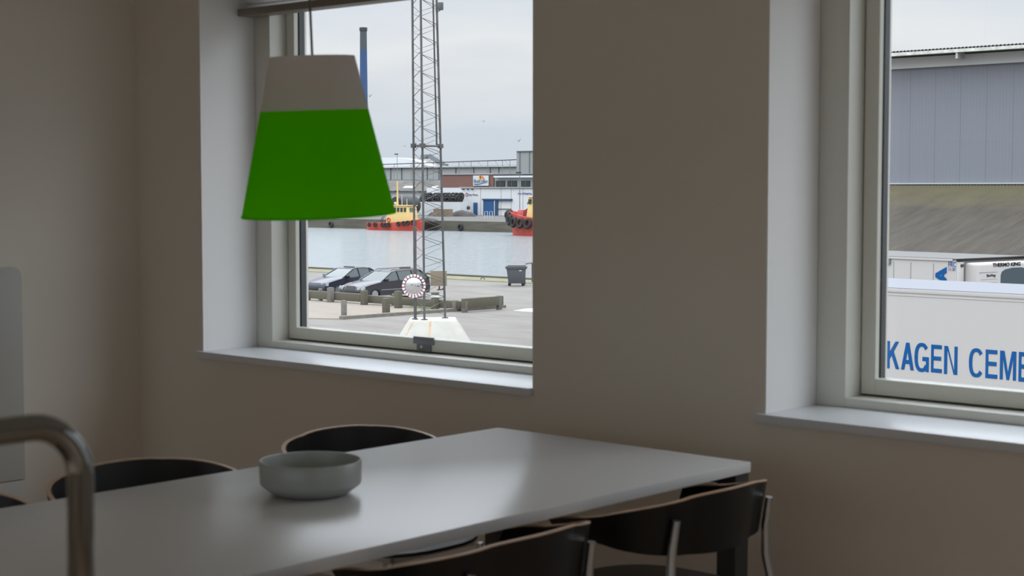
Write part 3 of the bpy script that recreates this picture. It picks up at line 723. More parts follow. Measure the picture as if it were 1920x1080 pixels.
# ================================================================== FAR SIDE OF THE HARBOUR
def frect(mb, px0, py0, px1, py1, Y, depth=.3, mi=0):       # box whose near face fills the picture rectangle on the plane y = Y
    x0, x1 = PY(px0, Y), PY(px1, Y); pm = (px0+px1)/2
    return mb.box(x0, x1, Y, Y+depth, ZY(pm, py1, Y), ZY(pm, py0, Y), mi)
M_fw = mat('white_render', (.50, .51, .52), .8, noise=(.15, .06))
M_fw2 = mat('white_cladding', (.58, .585, .59), .8)
M_fbrick = two_tone('red_brick', (.15, .075, .06), (.19, .10, .078), 2, .3, .7, .9)
M_fgrey = mat('grey_cladding', (.155, .165, .17), .8)
M_fgrey2 = mat('pale_grey_wall', (.30, .31, .31), .8)
M_fwin = mat('dark_window_glass', (.03, .035, .04), .15)
M_blue = mat('blue_paint', (.012, .075, .20), .6)
M_blue2 = mat('dark_blue_paint', (.012, .05, .12), .6)
M_fdark = mat('dark_iron', (.03, .03, .032), .7)
M_tan = mat('crate_wood', (.19, .15, .105), .9, noise=(3, .3))
YB1 = 238.0
wh = Thing('warehouse', 'white flat-roofed warehouse with a blue sliding door across the water', 'building', (PY(930, YB1), YB1, GZ), world=True)
gz_ = ZY(930, 404.5, YB1)
wh.part('wall', frect(MB(), 862, 352, 1060, 405.5, YB1, 7), M_fw2, smooth=None)
for px in (900.5, 939, 958, 980): 
    wh.part('panel_joint', frect(MB(), px, 353, px+.3, 404, YB1-.06, .05), M_fgrey2, smooth=None)
wh.part('roof_edge', frect(MB(), 861, 350.5, 1060, 352.6, YB1-.3, 7.5), M_fgrey2, smooth=None)
d_ = wh.part('sliding_door', frect(MB(), 906, 375.5, 932, 404.5, YB1-.25, .2), M_blue, smooth=None)
wh.part('door_leaf_edge', frect(MB(), 928, 374, 932.5, 404.5, YB1-.35, .1), M_blue2, d_, smooth=None)
wh.part('door_trim', frect(MB(), 926.3, 376, 927.6, 404, YB1-.40, .1), M_fw, d_, smooth=None)
wh.part('door_track', frect(MB(), 903.5, 372.8, 958.5, 375.6, YB1-.45, .4), M_blue2, smooth=None)
wh.part('wall_rail', frect(MB(), 933, 391, 958, 392.2, YB1-.2, .15), M_fgrey, smooth=None)
wh.part('side_door', frect(MB(), 887.5, 380, 894.5, 403.5, YB1-.15, .12), M_blue, smooth=None, label='narrow blue door')
wh.part('window', frect(MB(), 871, 385, 875.5, 392, YB1-.1, .1), M_fwin, smooth=None)
def ftext(nm, s_, px, py, h_px, w_px, Y, m, root, off):
    x0, x1 = PY(px, Y), PY(px+w_px, Y); z = ZY(px, py, Y); hh = ZY(px, py-h_px, Y) - z
    return text(nm, s_, hh, m, (x0, Y-.05, z), (1, 0, 0), (0, 0, 1), root, off, width=x1-x0, depth=.04)
M_redp = mat('red_lettering', (.28, .03, .04), .6); M_txt = mat('dark_lettering', (.06, .05, .06), .6); M_btxt = mat('blue_lettering', (.05, .07, .28), .6)
x0 = PY(875.5, YB1); zc = ZY(875.5, 365, YB1)
wh.part('round_emblem', MB().torus((x0, YB1-.08, zc), (0, 1, 0), .33, .06, 20, 6), M_redp)
ftext('lettering', 'Evan Marco', 879, 366.6, 3.2, 17, YB1-.05, M_txt, wh.o, wh.off)
ftext('lettering', 'sea-shipping', 971, 364, 3.4, 26, YB1-.05, M_btxt, wh.o, wh.off)
for k in range(3): wh.part('wall_lamp', frect(MB(), 866.5+k*8.3, 354.2, 868+k*8.3, 356.2, YB1-.5, .4), M_fdark, smooth=None)
# brick upper storey
YB2 = 246.0
br_ = Thing('brick_building', 'red-brown brick upper storey with a white sun-and-wave sign behind the warehouse', 'building', (PY(877, YB2), YB2, GZ), world=True)
br_.part('wall', frect(MB(), 829, 327, 925.5, 404, YB2, 14), M_fbrick, smooth=None)
br_.part('coping', frect(MB(), 828.5, 325.4, 926, 327.4, YB2-.2, 14.4), M_fgrey2, smooth=None)
sgn = br_.part('sign', frect(MB(), 887, 329, 915.5, 348.3, YB2-.35, .2), M_fw, smooth=None, label='white sign with a sun, a wave and blue letters')
Ys = YB2-.40
scx, scz = PY(902, Ys), ZY(902, 338.8, Ys); rr = (PY(908, Ys)-PY(896, Ys))/2
def arc(r0_, r1_, a0, a1, n=14):
    m = MB()
    for i in range(n):
        p = [a0+(a1-a0)*i/n, a0+(a1-a0)*(i+1)/n]
        vs = [(scx+r*math.cos(a), y, scz+r*math.sin(a)) for y in (Ys, Ys+.04) for a, r in ((p[0], r0_), (p[0], r1_), (p[1], r1_), (p[1], r0_))]
        m.add(vs, [(0, 1, 2, 3), (7, 6, 5, 4), (1, 5, 6, 2), (0, 4, 5, 1), (3, 2, 6, 7), (0, 3, 7, 4)])
    return m
br_.part('sun_arc', arc(rr*.55, rr*1.15, math.radians(-10), math.radians(120)), mat('sun_orange', (.55, .18, .05), .7), sgn)
br_.part('sun_arc', arc(rr*.45, rr*1.05, math.radians(100), math.radians(185)), mat('sun_yellow', (.65, .38, .05), .7), sgn)
x0, x1 = PY(888.5, Ys), PY(906, Ys); z0 = ZY(897, 346.3, Ys); hh = ZY(897, 342.5, Ys)-z0
br_.part('wave', MB().prism([(x0, z0), (x0+(x1-x0)*.4, z0-.05), (x1, z0+hh*.6), (x1+(x1-x0)*.35, z0+hh*1.2), (x1*.55+x0*.45, z0+hh*.45), (x0, z0+hh*.35)], Ys, Ys+.04), mat('wave_blue', (.01, .09, .20), .7), sgn)
t_ = ftext('lettering', 'BlueOcean', 888.7, 342.5, 6.4, 25.5, Ys-.03, mat('sign_blue', (.06, .16, .30), .7), sgn, br_.off)
of = Thing('office_wing', 'grey office wing with a row of dark windows above the right end of the warehouse', 'building', (PY(965, YB2), YB2, GZ), world=True)
of.part('wall', frect(MB(), 925.5, 331, 1075, 404, YB2+.3, 13), M_fgrey2, smooth=None)
of.part('fascia', frect(MB(), 925.5, 328.8, 1075, 332.5, YB2-.8, 14), M_fw, smooth=None)
of.part('roof', frect(MB(), 925.5, 325, 1075, 327, YB2-.3, 14), M_fgrey, smooth=None)
for a, b_ in ((929.5, 946), (951, 968), (977, 993), (1000, 1016), (1022, 1038)):
    w = of.part('window_band', frect(MB(), a, 339, b_, 349.5, YB2+.1, .2), M_fwin, smooth=None)
    of.part('window_mullion', frect(MB(), (a+b_)/2-.3, 339, (a+b_)/2+.3, 349.5, YB2+.02, .1), M_fgrey, w, smooth=None)
# low building on the left: pitched roof and white wall, tyre rack in front
YB3 = 250.0
lw_ = Thing('low_shed', 'low white shed with weathered pale roof behind the lattice mast', 'building', (PY(780, YB3), YB3, GZ), world=True)
lw_.part('wall', frect(MB(), 690, 356, 829, 404, YB3, 12), M_fw, smooth=None)
x0, x1 = PY(690, YB3), PY(829, YB3); z0, z1_ = ZY(760, 358, YB3), ZY(760, 338, YB3)
lw_.part('roof', MB().add([(x0, YB3-1, z0), (x1, YB3-1, z0), (x1, YB3+6, z1_), (x0, YB3+6, z1_), (x0, YB3+13, z0), (x1, YB3+13, z0)], [(0, 1, 2, 3), (3, 2, 5, 4), (0, 3, 4), (1, 5, 2)]), mat('shed_roof', (.085, .08, .07), .9, noise=(.5, .3)), smooth=None)
for a in (762, 772, 815):
    xa = PY(a, YB3+1.5); lw_.part('rooflight', MB().obox((xa, YB3+1.4, (z0+z1_)/2-.4), (.8, 0, 0), (0, .6, .28), (0, -.03, .06)), M_fw, smooth=None)
YR = 232.0
rk = Thing('quayside_wall', 'low white wall under the long heap of tyres across the water', 'wall', (PY(812, YR), YR, GZ), world=True)
rk.part('panel', frect(MB(), 780, 378.5, 862, 405.5, YR, 3.2), M_fw, smooth=None)
rk.part('back_panel', frect(MB(), 800, 352, 862, 378.5, YR+3.0, .2), M_fw2, smooth=None)
# tyres heaped on it
tz0 = ZY(820, 378.5, YR)
ty_m = MB().torus((0, 0, 0), (0, 0, 1), .38, .17, 14, 8).mesh('tyre', M_tyre, (0, 0, 0), .9)
ORD = 'first second third fourth fifth sixth seventh eighth ninth tenth eleventh twelfth thirteenth fourteenth fifteenth sixteenth seventeenth'.split()
for row in range(3):
    nT = 17
    for k in range(nT):
        x = PY(782, YR) + (PY(861.5, YR)-PY(782, YR))*(k+.5+.3*(row % 2))/nT*.985
        o = bpy.data.objects.new('tyre', ty_m); C.objects.link(o)
        o.location = (x, YR+.45+row*.35+random.uniform(0, .5), tz0+.42+row*.44); 
        o.rotation_euler = (math.pi/2+random.uniform(-.5, .5), random.uniform(-.4, .4), random.uniform(-.6, .6)); o.scale = (1.15,)*3
        props(o, 'black tyre, %s from the left in the %s row heaped along the low white wall' % (ORD[k], ('bottom', 'middle', 'top')[row]), 'tyre', 'tyres heaped on the quayside wall')
# big rubber fender cylinder
fx = PY(763, 225); fr_ = (PY(778, 225)-PY(749, 225))/2*1.02
fz = GZ+.1
fd = Thing('rubber_fender', 'huge black rubber fender lying on the far quay behind the left tugboat', 'fender', (fx, 225, fz), world=True)
Mq = Matrix.Rotation(math.pi/2, 3, 'X')
Lf = 4.5; R0 = (ZY(763, 366, 225)-fz)/2
fd.part('body', MB().lathe([(.0001, -1.2), (R0*.5, -1.15), (R0*.85, -.8), (R0, -.3), (R0, Lf-.8), (R0*.85, Lf), (.0001, Lf)], 28, (fx, 226.4, fz+R0), 0, Mq), mat('fender_rubber', (.022, .024, .025), .6))
fd.part('end_ring', MB().torus((fx, 225.45, fz+R0), (0, 1, 0), R0*.62, .12, 24, 6), mat('fender_ring', (.05, .055, .055), .5))
# crates and tarpaulin heap and small things
YC = 222
cr_lab = ['tan wooden crate, left one of the three on the far quay', 'tan wooden crate, middle one of the three on the far quay', 'tan wooden crate, right one of the three on the far quay']
for i, (a, b_, tpy) in enumerate(((812.5, 822, 391.5), (822.6, 831.5, 392.5), (832, 841, 392))):
    x0, x1 = PY(a, YC), PY(b_, YC); z1_ = ZY(825, tpy, YC); g = GZ+.1
    m = MB().box(x0, x1, YC, YC+1.2, g, z1_)
    for k in range(4): zz = g+(z1_-g)*(k+.5)/4; m.box(x0-.01, x1+.01, YC-.04, YC, zz-.07, zz+.07)
    solo('wooden_crate', m, M_tan, cr_lab[i], 'crate', ((x0+x1)/2, YC, g), group='crates on the far quay', smooth=None)
def heap(nm, lab, cat_, px0, px1, pt_, Y, m, dep=2.5, seed=1):
    rnd = random.Random(seed); x0, x1 = PY(px0, Y), PY(px1, Y); g = GZ+.1; hh = ZY((px0+px1)/2, pt_, Y)-g; N1, N2 = 18, 7; mm = MB(); vs = []
    for i in range(N1+1):
        for j in range(N2+1):
            u, v = i/N1, j/N2; e = (math.sin(math.pi*u)**.35)*(math.sin(math.pi*v)**.45)
            vs.append((x0+(x1-x0)*u, Y+dep*v, g+hh*e*(1 if 0 < i < N1 and 0 < j < N2 else 0)*(rnd.uniform(.78, 1.0))))
    mm.add(vs, [(i*(N2+1)+j, (i+1)*(N2+1)+j, (i+1)*(N2+1)+j+1, i*(N2+1)+j+1) for i in range(N1) for j in range(N2)])
    mm.add([vs[0], vs[N1*(N2+1)], vs[-1], vs[N2]], [(0, 1, 2, 3)])
    return solo(nm, mm, m, lab, cat_, ((x0+x1)/2, Y, g), smooth=.9)
M_tarp = mat('dark_tarpaulin', (.033, .03, .027), .7, noise=(2, .3))
heap('tarpaulin_heap', 'long dark tarpaulin-covered heap on the far quay right of the crates', 'heap', 841.5, 878, 393.5, 224, M_tarp, seed=3)
heap('net_heap', 'small dark heap of nets left of the wooden crates on the far quay', 'heap', 800.5, 812, 396, 224, M_tarp, seed=5)
# white outdoor stair / frames by the blue door
for k, px in enumerate((911.5, 920.5)):
    g = GZ+.1; x = PY(px, 214); h = ZY(px, 396.5, 214)-g
    solo('ladder_rail', MB().tube([(x-.35, 214.0, g), (x-.35, 214.0, g+h), (x+.05, 214.3, g+h*.98), (x+.05, 214.3, g)], .06, 6), M_fw, 'pale tube rail on the far quay edge, ' + ('left' if k == 0 else 'right') + ' of the pair before the blue door', 'rail', (x, 214, g), group='ladder rails before the blue door')
g = GZ+.1; x = PY(877.5, 230)
an = Thing('water_hydrant', 'small dark post with round head beside the narrow blue door', 'post', (x, 230, g), world=True)
an.part('stem', MB().box(x-.18, x+.18, 230, 230.3, g, g+1.4), M_fw, bevel=.03); an.part('head', MB().lathe([(.0001, 1.2), (.34, 1.35), (.36, 1.8), (.2, 2.0), (.0001, 2.05)], 12, (x, 230.1, g)), M_fdark)
# background industry
YG1 = 330.0
lg = Thing('grey_shed', 'long pale grey industrial shed behind the brick building', 'building', (PY(850, YG1), YG1, GZ), world=True)
lg.part('wall', frect(MB(), 640, 313.5, 1005, 404, YG1, 15), mat('pale_grey_cladding', (.30, .315, .31), .8), smooth=None)
lg.part('roof_edge', frect(MB(), 640, 311, 1005, 314, YG1-.8, 16), M_fw, smooth=None)
for px in (731.5, 752, 774, 800, 822, 853.5, 887, 918, 934):
    lg.part('wall_rib', frect(MB(), px, 314, px+.4, 345, YG1-.35, .3), M_fgrey, smooth=None)
lg.part('gutter', frect(MB(), 700, 337, 829, 338.2, YG1-.6, .4), M_fgrey, smooth=None)
tw = Thing('grey_tower', 'square grey tower block rising at the right end of the long shed', 'building', (PY(990, 320), 320, GZ), world=True)
tw.part('wall', frect(MB(), 968.5, 283, 1060, 404, 320, 20), mat('tower_cladding', (.27, .28, .275), .8), smooth=None)
tw.part('roof_edge', frect(MB(), 968, 282, 1060, 283.6, 319.7, 21), M_fgrey, smooth=None)
tw.part('wall_rib', frect(MB(), 973.5, 284, 974.5, 325, 319.8, .2), M_fgrey, smooth=None); tw.part('wall_rib', frect(MB(), 991.5, 284, 992.5, 325, 319.8, .2), M_fgrey, smooth=None)
# white barrel-roofed hall far behind
YD = 400.0
xa, xb = PY(520, YD), PY(826, YD); zt_ = ZY(760, 294.5, YD); zb_ = ZY(760, 330, YD)
m = MB(); N = 24; pts = [(xa+(xb-xa)*i/N, zb_+(zt_-zb_)*(1-abs(2*i/N-1)**5)) for i in range(N+1)]
m.prism(pts + [(xb, GZ), (xa, GZ)], YD, YD+4)
solo('barrel_hall', m, mat('white_membrane', (.62, .63, .64), .7), 'white barrel-roofed hall on the horizon right of the green lampshade', 'building', ((xa+xb)/2, YD, GZ), smooth=.6)
# conveyor bridge
YV = 310.0
cv = Thing('pipe_bridge', 'thin rising pipe bridge running above the grey shed towards the tower', 'bridge', (PY(850, YV), YV, GZ), world=True)
pa, pb_ = at_y(700, 309, YV), at_y(968, 299.5, YV)
cv.part('pipe', MB().bar(pa, pb_, .16, .22), M_fdark)
cv.part('lower_chord', MB().bar(pa - Vector((0, 0, 1.0)), pb_ - Vector((0, 0, 1.4)), .07, .07), M_fgrey)
for px in (742, 775, 818, 866, 888, 918, 944, 957):
    a = pa.lerp(pb_, (px-700)/268); cv.part('support', MB().bar(a, (a.x, a.y, GZ+.1), .10, .10), M_fgrey)
for px in (823, 872, 900, 930, 948):
    a = pa.lerp(pb_, (px-700)/268); b_ = pa.lerp(pb_, (px+7-700)/268); cv.part('diagonal', MB().bar(a, b_ - Vector((0, 0, 1.35)), .06, .06), M_fgrey)
# elevator boom
eb = at_y(806, 292, 350); ee = at_y(838, 312, 350)
bo_ = Thing('loading_boom', 'slanting grey loading boom with hood seen through the lattice mast', 'crane', (ee.x, 350, GZ), world=True)
bo_.part('boom', MB().bar(eb, ee, .9, 1.5), M_fgrey); bo_.part('hood', MB().obox(at_y(797, 293.5, 350), (1.2, 0, 0), (0, 1, 0), (.1, 0, .7)), M_fgrey, bevel=.3)
bo_.part('mast_post', MB().bar(ee, (ee.x, 350, GZ), 1.0), M_fgrey)
# lamp posts
def lamppost(px, pt_, Y, lab, base=GZ+.1, arm=True, r=.09):
    x = PY(px, Y); z = ZY(px, pt_, Y); t = Thing('street_lamp', lab, 'lamp post', (x, Y, base), world=True, group='lamp posts across the harbour')
    t.part('pole', MB().tube([(x, Y, base), (x, Y, z)], [r, r*.7], 8), M_fgrey)
    if arm: t.part('lamp_head', MB().box(x-.9, x+.25, Y-.15, Y+.15, z, z+.28), M_fdark, bevel=.05)
lamppost(974.5, 325, 230, 'thin grey lamp post standing before the white warehouse', arm=True)
lamppost(745, 290, 290, 'tall thin lamp post against the white barrel-roofed hall')
lamppost(746.5, 360, 215, 'short white lamp post behind the left tugboat', r=.08)
# chimney
YK = 560.0
xk = PY(683, YK); zk = ZY(683, 52, YK); zk2 = ZY(683, 93, YK)
w_ = (PY(687.6, YK)-PY(678.6, YK))/2
ck = Thing('chimney', 'tall blue chimney stack with dark grey top above the lampshade', 'chimney', (xk, YK, GZ), world=True)
M_ckb = mat('chimney_blue', (.022, .06, .15), .7); M_ckg = mat('chimney_grey', (.055, .065, .075), .8)
ck.part('stack', MB().lathe([(w_*1.35, GZ), (w_, zk2), (w_*.9, zk2), (w_*1.2, GZ)], 20, (xk, YK, 0), close=True), M_ckb)
ck.part('stack_top', MB().lathe([(w_, zk2), (w_*.95, zk), (w_*.7, zk), (w_*.7, zk2)], 20, (xk, YK, 0), close=True), M_ckg)
ck.part('cap', MB().lathe([(w_*1.12, zk-1.6), (w_*1.12, zk+.1), (w_*.7, zk+.1), (w_*.7, zk-1.6)], 20, (xk, YK, 0), close=True), M_fdark)
# gulls
for i, (px, py, d, lab) in enumerate(((693, 181, 120, 'small gull flying just right of the blue chimney'), (906, 228, 130, 'tiny gull flying high above the white sign'), (972, 265, 110, 'small gull flying above the grey tower'), (758, 274.5, 150, 'tiny gull flying left of the mast joint'))):
    p = at_d(px, py, d); m = MB()
    m.lathe([(.0001, -.10), (.022, -.06), (.03, 0), (.02, .06), (.0001, .1)], 8, p, 0, Matrix.Rotation(math.pi/2, 3, 'X'))
    t = Thing('gull', lab, 'bird', p, world=True, group='gulls over the harbour')
    t.part('body', m, M_fgrey2)
    for sgn_ in (-1, 1):
        t.part('wing', MB().prism([(0, -.04), (.15, -.03), (.32, .0), (.15, .035), (0, .035)], -.005, .005, lambda u, w, q_: (p.x+sgn_*u*.8, p.y+w, p.z+u*(.55 if i % 2 == 0 else .3)+q_)), M_fgrey)
# far quay wall face
qf = MB().box(-420, 60, YQ2-.6, YQ2, WZ-2, GZ+.16)
solo('far_quay_wall', qf, M_quay, kind='structure', smooth=None)
def wall_tyre(px, lab):
    x = PY(px, YQ2-.75); solo('fender_tyre', MB().torus((x, YQ2-.80, GZ-.85), (0, 1, 0), .42, .17, 16, 8), M_tyre, lab, 'tyre', (x, YQ2-.8, GZ-.85), group='tyres hung on the far quay wall')
wall_tyre(620, 'black tyre hung on the far quay wall left of the left tugboat'); wall_tyre(863, 'black tyre hung on the far quay wall midway between the mast and the right tugboat')

# ------------------------------------------------------------------ tugboats
M_tred = mat('tug_red', (.50, .065, .04), .55, noise=(.8, .15)); M_tred2 = mat('tug_dark_red', (.20, .02, .025), .6)
M_tyel = mat('tug_yellow', (.60, .44, .17), .6); M_tpink = mat('tug_pale_red', (.42, .10, .10), .6)
def tug(label, loc, rotz, L, B, fb, bow, house, masts, tyres, big):
    t = Thing('tugboat', label, 'boat', loc, rotz)          # local x forward, z=0 at the waterline
    NS = 18; rows = []; m = MB()
    for i in range(NS+1):
        u = i/NS; x = -L/2 + L*u
        wv = B/2*(1 - max(0, (u-.55)/.45)**2.4)*(1 - .25*max(0, (.15-u)/.15)**2); wv = max(wv, .02)
        zt = fb + (bow-fb)*max(0, (u-.35)/.65)**1.7
        wl = wv*(.86 - .35*max(0, (u-.6)/.4)); xo = .0 if u < .8 else -(u-.8)*L*.28
        rows.append([(x, -wv, zt), (x+xo*.5, -(wv+wl)/2, zt*.4), (x+xo, -wl, -.4), (x+xo, wl, -.4), (x+xo*.5, (wv+wl)/2, zt*.4), (x, wv, zt), (x, wv*.88, zt), (x, wv*.86, zt-.55), (x, -wv*.86, zt-.55), (x, -wv*.88, zt)])
    k = len(rows[0]); vs = [v for r in rows for v in r]
    fs = [(i*k+j, i*k+(j+1) % k, (i+1)*k+(j+1) % k, (i+1)*k+j) for i in range(NS) for j in range(k)] + [tuple(range(k)), tuple(range(NS*k, NS*k+k))[::-1]]
    m.add(vs, fs)
    hu = t.part('hull', m, M_tred, smooth=.6)
    zt0 = fb-.5
    hx0, hx1, hz_, hb = house
    wh_ = t.part('wheelhouse', MB().add([(hx0, -hb, zt0), (hx1+.3, -hb, zt0), (hx1+.3, hb, zt0), (hx0, hb, zt0), (hx0+.1, -hb*.85, hz_), (hx1-.1, -hb*.85, hz_), (hx1-.1, hb*.85, hz_), (hx0+.1, hb*.85, hz_)], [(3, 2, 1, 0), (4, 5, 6, 7), (0, 1, 5, 4), (1, 2, 6, 5), (2, 3, 7, 6), (3, 0, 4, 7)]), M_tyel, bevel=.08)
    t.part('roof', MB().box(hx0-.1, hx1+.1, -hb*.95, hb*.95, hz_, hz_+.14), M_tyel, wh_, bevel=.04)
    nw = max(3, int((hx1-hx0)/.8)); ww = (hx1-hx0)/nw
    for sg in (-1, 1):
        for i in range(nw):
            xc = hx0 + ww*(i+.5); t.part('window', MB().box(xc-ww*.28, xc+ww*.28, sg*hb*.86, sg*hb*.97, hz_-.95, hz_-.25), M_fwin, wh_, smooth=None)
        t.part('lifebuoy', MB().torus((hx0+.7, sg*hb*1.0, zt0+1.0), (0, 1, 0), .33, .09, 18, 6), M_tred)
    for yy in (-.5, .1): t.part('front_window', MB().obox((hx1+.04, yy+.2, hz_-.6), (.05, 0, 0), (0, .22, 0), (-.04, 0, .32)), mat('tug_window', (.06, .13, .12), .1), wh_, smooth=None)
    for (x, z, r) in masts: t.part('mast', MB().tube([(x, 0, hz_-.2), (x, 0, z)], [r, r*.7], 8), M_tyel if r > .1 else M_fw)
    t.part('searchlight', MB().disc((hx0+1, 0, hz_+.45), (1, 0, 0), .22, .3, 12), M_fw)
    for (u, sg, zz, r) in tyres:
        i = u*NS; i0 = min(NS-1, int(i)); f_ = i-i0; a, b_ = rows[i0], rows[i0+1]
        x = a[5][0]+(b_[5][0]-a[5][0])*f_; y = a[5][1]+(b_[5][1]-a[5][1])*f_; z = (a[5][2]+(b_[5][2]-a[5][2])*f_)
        dx, dy = b_[5][0]-a[5][0], b_[5][1]-a[5][1]; n_ = Vector((-dy, dx, 0)).normalized()
        c_ = Vector((x, y, z-zz)) + n_*(.12+r*.2)
        n_ = Vector((n_.x, n_.y*sg, .15)); c_.y *= sg
        t.part('tyre_fender', MB().torus(c_, n_, r, r*.42, 18, 8), M_tyre)
    return t, hu
# left tug, bow to the right
YT = YQ2-5.5
lx0, lx1 = PY(683, YT), PY(781, YT)
cxy = ((lx0+lx1)/2, YQ2-3.6)
L1 = lx1-lx0
tt, _ = tug('left tugboat, red hull and cream yellow wheelhouse, moored by the far quay', (cxy[0], cxy[1], WZ), 0, L1, 3.8, 1.25, 2.0, (-L1*.13, L1*.26, 4.1, 1.35), ((-L1*.03+.2, 8.3, .16), (.9, 6.0, .05), (2.1, 5.3, .05)),
    [(u, -1, .35, .30) for u in (.10, .22, .36, .42, .48, .66, .74, .80, .87)], False)
for x in (-L1*.33, -L1*.30): tt.part('deck_winch', MB().tube([(x, -.4, .8), (x+.25, -.2, 1.9), (x+.1, .3, 2.3)], .07, 6), M_fdark)
heap('rope_pile', 'dark mound of ropes and fenders at the quay wall right of the left tugboat', 'heap', 782, 812, 408, 188.6, M_tarp, 1.6, 8)
# right tug, bow to the left
rp0 = at_z(951, 441, WZ); L2 = 17.0
tr, _ = tug('right tugboat, orange-red hull with large black tyre fenders round its bow', (rp0.x+L2/2-1.3, rp0.y+1.8, WZ), math.pi, L2, 5.4, 2.5, 3.7, (-3.0, L2/2-5.4, 5.7, 1.9), ((0, 7.5, .15), (2.2, 6.4, .05)),
    [(.72, 1, 1.1, .60), (.83, 1, 1.25, .60), (.92, 1, 1.2, .60), (.975, 1, .9, .60), (.62, 1, .95, .60), (.995, -1, .7, .60), (.95, -1, .9, .60)], True)
def tl(m): m.v = [Matrix.Rotation(-math.pi, 3, 'Z') @ (v - tr.o.location) for v in m.v]; return m
c_ = Vector((rp0.x+3.6, rp0.y+1.8, WZ+3.3))
wn = tr.part('towing_winch', tl(MB().box(c_.x-.9, c_.x+.9, c_.y-1.2, c_.y+1.2, WZ+2.2, WZ+2.9)), M_tred2, bevel=.05)
tr.part('drum', tl(MB().disc(c_, (0, 1, 0), .62, 2.0, 20)), M_fdark, wn); tr.part('drum_flange', tl(MB().disc(c_+Vector((0, -1.05, 0)), (0, 1, 0), .78, .12, 20)), M_tred2, wn)
tr.part('deck_locker', tl(MB().box(c_.x-2.3, c_.x-1.1, c_.y-1.0, c_.y+.4, WZ+2.4, WZ+3.9)), M_tpink, bevel=.3)
tr.part('lantern', tl(MB().tube([(c_.x-.8, c_.y, WZ+3.0), (c_.x-.8, c_.y, WZ+4.6), (c_.x-.8, c_.y, WZ+4.62), (c_.x-.8, c_.y, WZ+5.0)], [.10, .10, .26, .26], 8)), M_fdark)

# ================================================================== HALL AND TRAILERS (right window)
YH = 53.8; HX0, HX1 = -34.0, 6.0
M_hall = mat('blue_grey_cladding', (.205, .215, .245), .5, .1, spec=.35)
nn = M_hall.node_tree.nodes; ll = M_hall.node_tree.links
hall = Thing('big_hall', 'large hall with blue-grey clad upper wall and white fascia seen in the right window', 'building', (-20, YH, GZ), world=True)
zwt = at_y(1664, 131, YH).z; zwb = at_y(1700, 346, YH).z
m = MB(); per = .25; amp = .009; nW = int((HX1-HX0)/per)
vs = []; 
for i in range(nW):
    x = HX0 + i*per
    for dx, dy in ((0, 0), (.10, 0), (.125, amp), (.225, amp)): vs.append((x+dx, YH+dy))
k = len(vs); vv = [(x, y, GZ) for x, y in vs] + [(x, y, zwt) for x, y in vs]
m.add(vv, [(i, i+1, k+i+1, k+i) for i in range(k-1)])
hall.part('clad_wall', m, M_hall, smooth=None)
for x in range(int(HX0)+1, int(HX1), 1): 
    if x > -31 and x < -10: hall.part('panel_seam', MB().box(x-.005, x+.005, YH-.004, YH+.01, zwb, zwt), mat('seam', (.15, .155, .18), .6), smooth=None)
hall.part('core', MB().box(HX0, HX1, YH+.05, YH+13, GZ, zwt), M_fgrey, smooth=None)
zf1 = at_y(1664, 110, YH-.25).z
hall.part('fascia', MB().box(HX0, HX1, YH-.16, YH+.04, zwt, zf1), mat('hall_fascia', (.58, .58, .58), .6), smooth=None)
zr = at_y(1664, 98.0, YH-.87).z
hall.part('soffit', MB().box(HX0, HX1, YH-.10, YH+.02, zf1, zr-.06), mat('dark_teal_band', (.05, .085, .10), .6), smooth=None)  # even dark teal band between fascia and roof
ye = YH-.75
ze0, ze1 = at_y(1664, 106.5, ye).z, at_y(1664, 100.5, ye).z
hall.part('gutter', MB().box(HX0-.2, HX1, ye-.14, ye+.10, ze0, ze1), mat('gutter_weathered', (.58, .58, .52), .8, noise=(6, .25)), smooth=None)
hall.part('eave_board', MB().box(HX0-.2, HX1, ye+.10, YH-.10, zr-.08, zr-.06), M_fgrey, smooth=None)
bx = PY(1798, YH-.5)
hall.part('beam_end', MB().box(bx-.04, bx+.04, YH-.86, YH-.30, zf1-.20, ze0+.01), mat('beam_end', (.45, .45, .42), .8), smooth=None, bevel=.01)
M_eav = mat('eave_corrugation', (.045, .047, .05), .8)
def corr(x0, x1, y0, z0, y1, z1, per, amp, th, n=6, matl=None):
    mm = MB(); cols = int((x1-x0)/per*n); 
    pts = [(x0+per/n*i, amp*math.cos(2*math.pi*i/n)) for i in range(cols+1)]
    c_ = len(pts)
    vs = [(x, y0, z0+a) for x, a in pts] + [(x, y1, z1+a) for x, a in pts] + [(x, y0, z0+a-th) for x, a in pts] + [(x, y1, z1+a-th) for x, a in pts]
    fs = []
    for i in range(c_-1):
        fs += [(i, i+1, c_+i+1, c_+i), (2*c_+i, 3*c_+i, 3*c_+i+1, 2*c_+i+1), (i, 2*c_+i, 2*c_+i+1, i+1), (c_+i, c_+i+1, 3*c_+i+1, 3*c_+i)]
    return mm.add(vs, fs)
hall.part('corrugated_roof', corr(HX0-.2, HX1, ye-.12, zr, YH+12, zr+.25, .142, .030, .010), M_eav, smooth=None)
# lean-to
YL = 43.2
zl1 = zwb; zl0 = GZ+3.25
M_rf = two_tone('mossy_fibre_cement', (.050, .042, .034), (.082, .07, .054), 1.3, .35, .7, .95, (2.5, .35, .35), .4)
